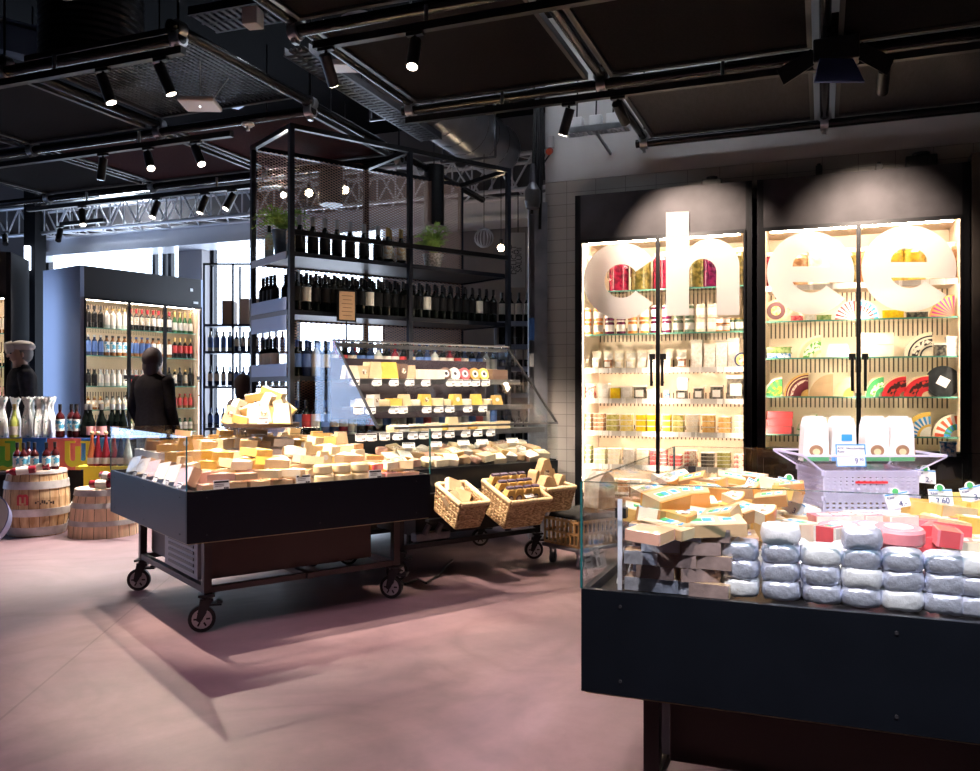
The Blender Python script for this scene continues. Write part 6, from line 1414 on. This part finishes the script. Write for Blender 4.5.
# the stamp follows the stave plane facing the camera
ang=math.atan2(-bp1[1],-bp1[0])-.42
part(me,'red_logo',None,b1,loc=(math.cos(ang)*.283-math.cos(ang+PI/2)*.05,math.sin(ang)*.283-math.sin(ang+PI/2)*.05,.30),rot=(PI/2,0,ang+PI/2))
sm_=MB()
for q in range(9): sm_.box((.01+q*.018,.012*math.sin(q*2.3),0),(.014,.02+.012*math.sin(q*5),.003),mi=0)
part(sm_,'faded_stencil',mat('faded_black_paint',(.08,.05,.04),.7),b1,loc=(math.cos(ang+.42)*.288-math.cos(ang+.42+PI/2)*.02,math.sin(ang+.42)*.288-math.sin(ang+.42+PI/2)*.02,.32),rot=(PI/2,0,ang+.52+PI/2))
b2,bp2=barrel(104,539,[(.31,0),(.302,.1),(.285,.25),(.252,.38),(.24,.44)],[(.11,.155),(.27,.315),(.38,.436)],OAKL,'pale oak half barrel tapering upward, right of two on the floor',sep=18)
rl=mat('red_lemonade',(.22,.02,.03))
for i,(dx,dy) in enumerate(((-.13,-.10),(-.05,-.14),(.03,-.10),(.13,-.08),(-.09,.02),(.17,.0))):
    pbottle('wine',rl,LBC,BLKC,.285,.037,f'small dark red bottle with colourful label standing on the brown barrel, {("far left","front left","front middle","right","back left","far right")[i]}',(bp1[0]+dx*CA-dy*SA,bp1[1]+dx*SA+dy*CA,H1-.028),group='red bottles on the brown barrel')
part(MB().cyl((0,0,H1-.04),(0,0,H1-.03),.225,n=30),'head_board',OAK,b1); part(MB().cyl((0,0,.41),(0,0,.42),.22,n=30),'head_board',OAKL,b2)
def lying(px,py,z,a,lab,g=GLR,l=LBW,ti=0):
    x,y=at(px,py,z); pbottle('wine',g,l,BLKC,.29,.037,lab,(x,y,z),rot=(PI/2+ti,0,a))
lying(36,469,.625,AA-1.2,'pink wine bottle with white label lying on the brown barrel',ti=0.1)
lying(50,466,.64,AA-1.3,'second pink wine bottle lying across the brown barrel',ti=.1)
for i,(px,py,z,a) in enumerate(((97,483,.485,AA+1.3),(114,482,.485,AA+1.5),(110,476,.55,AA+1.2),(102,475,.555,AA+.9),(90,484,.485,AA+1.6))): lying(px,py,z,a,f'pink wine bottle with white label lying on the pale half barrel, {("front centre","front right","upper right","topmost at the back","front left")[i]}')
# low yellow stand behind the pale barrel with wired cork bottles
x,y=W(104,8.26); t=thing('side_table','low yellow table behind the pale half barrel','table',(x,y,0),AA); part(MB().b2((-.24,-.08,.58),(.36,.10,.61)),'table_top',SKY_['yellow'],t); part(MB().b2((-.22,.04,0),(.34,.09,.58)),'yellow_base',SKY_['yellow'],t)
for i,px in enumerate((92,98,106,114,121,128)):
    x,y=W(px,8.24); g=(GLO,GLR,GLR,GLR,GLN,GLC)[i]
    t=thing('rose_bottle',f'rose wine bottle with cork stopper, {ORD[i]} from left behind the pale half barrel','bottle',(x-.0,y,.612),group='cork stoppered bottles'); r=.042;h=.34
    part(MB().lathe([(r*.9,0),(r,.01),(r*.98,.1),(r*.55,.2),(r*.33,.25),(r*.33,.30)],16),'bottle_body',g,t); part(MB().lathe([(r*1.01,.02),(r*1.0,.08)],16),'label',LBW,t); part(MB().sphere((0,0,.318),.021,10),'cork_stopper',mat('cork',(.65,.45,.25),.7),t)
# white round tub at the left edge
x,y=W(-13,7.25)
t=thing('round_tub','big tilted round tub with white face and blue grey rim, cut by left edge','tub',(x,y,.215)); nv=Vector((-.12*CA+.85*SA,-.12*SA-.85*CA,.42)); t.rotation_euler=nv.to_track_quat('Z','Y').to_euler()
part(MB().lathe([(.20,-.04),(.235,.06),(.225,.06),(.22,.05)],32),'rim',mat('blue_grey_rim',(.22,.25,.42),.35,.3),t); part(MB().cyl((0,0,.045),(0,0,.055),.222,n=32),'white_face',WHITE,t)
# ---- people
def loft(m,rings,n=20,mi=0):
    vs=[]
    for (cx,cy,cz,rx,ry) in rings: vs+=[(cx+rx*math.cos(2*PI*i/n),cy+ry*math.sin(2*PI*i/n),cz) for i in range(n)]
    m.add(vs,[(k*n+i,k*n+(i+1)%n,(k+1)*n+(i+1)%n,(k+1)*n+i) for k in range(len(rings)-1) for i in range(n)],True,mi)
    m.add(vs[:n],[tuple(range(n))[::-1]],True,mi); m.add(vs[-n:],[tuple(range(n))],True,mi)
def limb(m,pts,n=12,mi=0):
    for (p,r0),(q,r1) in zip(pts,pts[1:]): m.cyl(p,q,r0,r1,n,mi,caps=False); m.sphere(q,r1,n,mi)
    m.sphere(pts[0][0],pts[0][1],n,mi)
def person(label,loc,rz,hgt,coat,trous,hairm,skin,cap=None,bend=0,long=True,female=False):
    t=thing('person',label,'person',loc,rz); k=hgt/1.75; t.scale=(k,k,k)
    J={'pel':(0,0,.95),'sp':(0,-.0,1.15),'ch':(0,0,1.36),'nk':(0,-.01,1.50),'hd':(0,-.02,1.60),'ht':(0,-.01,1.69)}
    sw=.17 if female else .195
    names=['pel','sp','ch','nk','hd','ht']; V=[J[q] for q in names]; Rr=[.14,.125,.14,.058,.085,.075]; E_=[(0,1),(1,2),(2,3),(3,4),(4,5)]
    def addc(root,ch):
        p=root
        for v,r in ch: V.append(v); Rr.append(r); E_.append((p,len(V)-1)); p=len(V)-1
        return p
    for s in (-1,1):
        w=addc(2,[((s*sw,0,1.41),.06),((s*(sw+.05),.02,1.13),.042),((s*(sw+.03),-.10,.90),.03),((s*(sw+.02),-.15,.84),.03)])
        for f in range(4): addc(w,[((s*(sw-.005+f*.014),-.17,.80),.010),((s*(sw-.01+f*.014),-.175,.755-.008*abs(f-1.5)),.008)])
        addc(w,[((s*(sw-.02),-.19,.82),.011),((s*(sw-.025),-.2,.79),.009)])
        addc(0,[((s*.09,0,.90),.085),((s*.10,-.01,.50),.055),((s*.10,.02,.09),.036),((s*.11,-.10,.04),.035)])
    me=bpy.data.meshes.new('body'); me.from_pydata(V,E_,[]); me.materials.append(skin); o=setp(bpy.data.objects.new('body',me),t)
    sk=o.modifiers.new('skin','SKIN'); sk.use_smooth_shade=True
    for v,r in zip(me.skin_vertices[0].data,Rr): v.radius=(r,r)
    me.skin_vertices[0].data[0].use_root=True
    ss=o.modifiers.new('sub','SUBSURF'); ss.levels=1; ss.render_levels=2
    hem=.62 if long else .86
    m=MB(); loft(m,[(0,0,hem,.235,.16),(0,0,.86,.215,.155),(0,0,.98,.195,.145),(0,0,1.14,.185,.135),(0,0,1.30,.205+.01,.14),(0,0,1.40,sw+.035,.13),(0,0,1.455,sw-.02,.10),(0,0,1.49,.085,.075),(0,-.005,1.515,.07,.065)])
    for s in (-1,1): limb(m,[((s*sw,0,1.395),.078),((s*(sw+.055),.02,1.13),.06),((s*(sw+.035),-.10,.90),.05)])
    part(m,'coat',coat,t)
    m=MB()
    for s in (-1,1): limb(m,[((s*.09,0,.93),.105),((s*.10,-.01,.50),.078),((s*.10,.02,.10),.062)])
    part(m,'trousers',trous,t)
    for s in (-1,1): part(MB().sphere((s*.105,-.055,.045),.05,12,sc=(1,2.5,.9)),'shoe',BLK,t)
    m=MB(); m.sphere((0,-.02,1.615),.092,18,sc=(.88,1.05,1.22)); part(m,'face',skin,t)
    m=MB(); m.cyl((0,-.11,1.62),(0,-.135,1.598),.008,.014,n=8); m.sphere((0,-.131,1.596),.014,8); part(m,'nose',skin,t)
    for s in (-1,1):
        part(MB().sphere((s*.033,-.105,1.628),.011,8),'eye',INK,t); part(MB().sphere((s*.083,-.01,1.61),.022,8,sc=(.4,.8,1.3)),'ear',skin,t)
    part(MB().sphere((0,-.108,1.565),.022,8,sc=(1,.3,.3)),'mouth',mat('lip',(.35,.12,.1),.5),t)
    m=MB()
    if female:
        m.sphere((0,.012,1.645),.112,18,sc=(.92,1.0,1.12)); m.sphere((0,.04,1.56),.095,14,sc=(.95,.75,1.25)); m.sphere((0,.06,1.48),.06,12,sc=(1,.6,1.3))
    else: m.sphere((0,.01,1.63),.098,18,sc=(.9,.98,1.12))
    part(m,'hair',hairm,t)
    if cap:
        m=MB(); m.sphere((0,.005,1.70),.108,20,sc=(.98,1.12,.58)); part(m,'cap_crown',cap,t); part(MB().cyl((0,-.085,1.685),(0,-.15,1.672),.07,.06,n=16),'cap_peak',cap,t)
    return t
SKINM=mat('skin_tone',(.5,.3,.22),.5,0,sss=.1); WOOL=mat('black_wool_coat',(.010,.008,.008),.95,0,.3,30,spec=.05); WOOLG=mat('dark_grey_jacket',(.03,.027,.027),.9,0,.3,20,spec=.1)
x,y=W(153,9.2); person('person in a long black coat with dark hair standing with back to the camera',(x,y,0),AA+PI-.25,hg(347,9.2)-.02,WOOL,BLK,mat('dark_auburn_hair',(.022,.009,.007),.8),SKINM,female=True)
x,y=W(22,9.35); person('person in a dark grey jacket and pale flat cap behind the wrapped bottles',(x,y,0),AA-.9,hg(337,9.35)-.05,WOOLG,BLK,mat('grey_hair',(.2,.18,.17),.6),SKINM,cap=mat('pale_tweed_cap',(.45,.38,.33),.8),long=False)
x,y=W(244,8.6); person('person in a mottled dark coat partly hidden behind the wine rack end',(x,y,0),AA+PI-.5,1.50,spotmat('mottled_fur_coat',(.05,.03,.03),(.2,.16,.15),40,.45,.6,.9,bump=.6),BLK,mat('dark_auburn_hair',(.05,.02,.015)),SKINM,female=True)
# ================= TRACK LIGHTS =================
ty=3.97
track(-7.6,-3.5,ty,'black light track at upper left carrying two lit spotlights')
ty2=5.40
track(-8.0,at(230,133,TRZ)[0],ty2,'black light track at left under the middle pipe row')
ty3=6.85
track(-8.2,at(290,182,TRZ)[0],ty3,'black light track in front of the lattice truss')
t4x=at(313,45,TRZ)[0]
track(t4x,3.0,4.2,'black light track across the top edge, nearest of the right tracks')
track(at(405,120,TRZ)[0],3.2,5.62,'long black light track crossing before the tiled wall')
track(-1.3,3.2,7.13,'black light track closest to the cheese fridges') if False else None
Bc=lambda u,v,z:(*B(u,v),z)
def sx(px,y): # world x on a track row for a photo column
    return aty(px,y)[0]
warm=(1,.80,.64); pinkc=(1,.66,.78)
spot(sx(103,ty),ty,Bc(.5,.5,.9),'black spotlight on the upper left track, left of two',900,42,warm)
spot(sx(161,ty),ty,Bc(1.0,.4,.9),'black spotlight on the upper left track, right of two',900,42,warm)
for i,(px,aim,e) in enumerate(((103,(-6.2,5.4,0),0),(148,Bc(.5,.9,1.0),850),(196,Bc(1.1,.9,1.1),850))):
    spot(sx(px,ty2),ty2,aim,f'black spotlight on the middle left track, {ORD[i]} from left',e,44,warm,lit=bool(e))
for i,(px,aim,e) in enumerate(((82,(-6.5,6.3,.3),420),(157,W(60,7.8)+(.6,),600),(205,W(100,7.8)+(.6,),600),(232,W(50,7.0)+(.2,),500),(257,Bc(1.4,1.5,2.4),0),(283,Bc(1.4,1.8,2.6),260))):
    spot(sx(px,ty3),ty3,aim,f'black spotlight on the track before the truss, {ORD[i]} from left',e,70,(1,.88,.8),lit=e>0)
track(at(0,200,TRZ)[0]-.5,at(70,212,TRZ)[0],7.6,'short black light track at the far left')
for i,px in enumerate((5,60)): spot(sx(px,7.6),7.6,W(20,8.6)+(1.0,),f'black spotlight on the far left track, {("left","right")[i]} of two',150,60,(1,.9,.85),lit=False)
spot(sx(326,4.2),4.2,Bc(2.2,.9,1.1),'black lit spotlight at the left end of the nearest right track',560,50,warm)
spot(sx(415,4.2),4.2,(-1.9,3.0,0),'black spotlight on the nearest right track, second from left',150,100,pinkc)
spot(sx(569,5.62),5.62,Bc(2.6,.8,1.1),'black spotlight on the long right track, left of three',420,60,warm)
spot(sx(618,5.62),5.62,(-1.0,7.2,2.35),'black spotlight on the long right track, middle of three',300,55,warm,lit=False)
spot(sx(884,5.62),5.62,(.35,7.2,2.4),'black spotlight on the long right track, right of three',330,55,warm,blend=.9)
# barn-door flood at upper right
fxp,fyp=at(836,70,3.3); t=thing('flood_light','black flood lamp with blue lit barn door hanging at the upper right','lamp',(fxp,fyp,3.42))
part(MB().box((0,0,.12),(.06,.06,.2)),'mount',BLK,t); part(MB().box((0,0,-.02),(.26,.2,.14)),'lamp_housing',BLK,t,bevel=.01)
part(MB().prism([(-.1,0),(.1,0),(.15,-.16),(-.15,-.16)],-.006,.006),'barn_door',mat('blue_barn_door',(.09,.12,.32),.35,.4),t,'blue sheet metal flap',loc=(0,-.10,-.09),rot=(R(-15),0,AA))
part(MB().prism([(0,0),(.16,-.12),(.2,-.02),(.02,.1)],-.006,.006),'barn_door',BLK,t,loc=(.12,-.05,-.09)); part(MB().prism([(0,0),(-.18,-.1),(-.22,.0),(-.02,.1)],-.006,.006),'barn_door',BLK,t,loc=(-.12,-.05,-.09))
# unseen tracks and spots added overhead to light the front table and floor
track(-3.2,2.6,2.35,'light track above the front cheese table, out of the photo')
track(-3.2,2.6,3.1,'light track above the rear of the front table, out of the photo')
track(-3.6,2.6,1.0,'light track nearest the camera, out of the photo')
spot(-.5,1.0,(-.2,2.6,.85),'spotlight over the left half of the front table, out of the photo',330,50,(1,.88,.82))
spot(.6,1.0,(.3,2.7,.85),'spotlight over the right half of the front table, out of the photo',330,50,(.90,.90,1))
spot(.1,3.1,(.2,3.4,.9),'spotlight above the rear of the front table, out of the photo',260,62,(1,.88,.82))
spot(-.9,3.1,(-.3,3.1,.9),'spotlight above the left rear of the front table, out of the photo',160,62,(1,.86,.78))
spot(-2.6,2.35,(-3.2,3.4,0),'floor spotlight left of the front table, out of the photo',110,105,pinkc)
spot(-3.2,1.0,(-2.7,2.2,0),'floor spotlight near the camera, out of the photo',40,110,(.95,.68,.85))
# ================= CAMERA, WORLD, LIGHT =================
cam=bpy.data.cameras.new('camera'); co=bpy.data.objects.new('camera',cam); COL.objects.link(co)
co.location=(0,0,H); co.rotation_euler=(PI/2,0,AA); cam.lens=F/980*36; cam.sensor_width=36; cam.shift_y=(HY-385.5)/980; cam.clip_start=.05
sc.camera=co
w=bpy.data.worlds.new('sky'); sc.world=w; w.use_nodes=True; bg=w.node_tree.nodes['Background']; bg.inputs[0].default_value=(.72,.83,1,1); bg.inputs[1].default_value=8.0
vs=sc.view_settings; sc.display_settings.display_device='sRGB'; vs.view_transform='Standard'; vs.look='None'; vs.gamma=1; vs.use_curve_mapping=False; vs.exposure=0
sc.cycles.transparent_max_bounces=32; sc.cycles.max_bounces=7; sc.cycles.sample_clamp_indirect=6
for a,c in ((-11.5,-8.65),(-8.25,-5.42)):      # daylight portals in the window openings
    l=bpy.data.lights.new('window_portal','AREA'); l.shape='RECTANGLE'; l.size=c-a; l.size_y=3.1; l.cycles.is_portal=True
    o=bpy.data.objects.new('window_portal',l); COL.objects.link(o); o.location=((a+c)/2,10.06,1.9); o.rotation_euler=(-PI/2,0,0)
l=bpy.data.lights.new('window_portal','AREA'); l.shape='RECTANGLE'; l.size=2.6; l.size_y=3.6; l.cycles.is_portal=True
o=bpy.data.objects.new('window_portal',l); COL.objects.link(o); o.location=(-13.09,6.05,1.85); o.rotation_euler=(0,-PI/2,0)
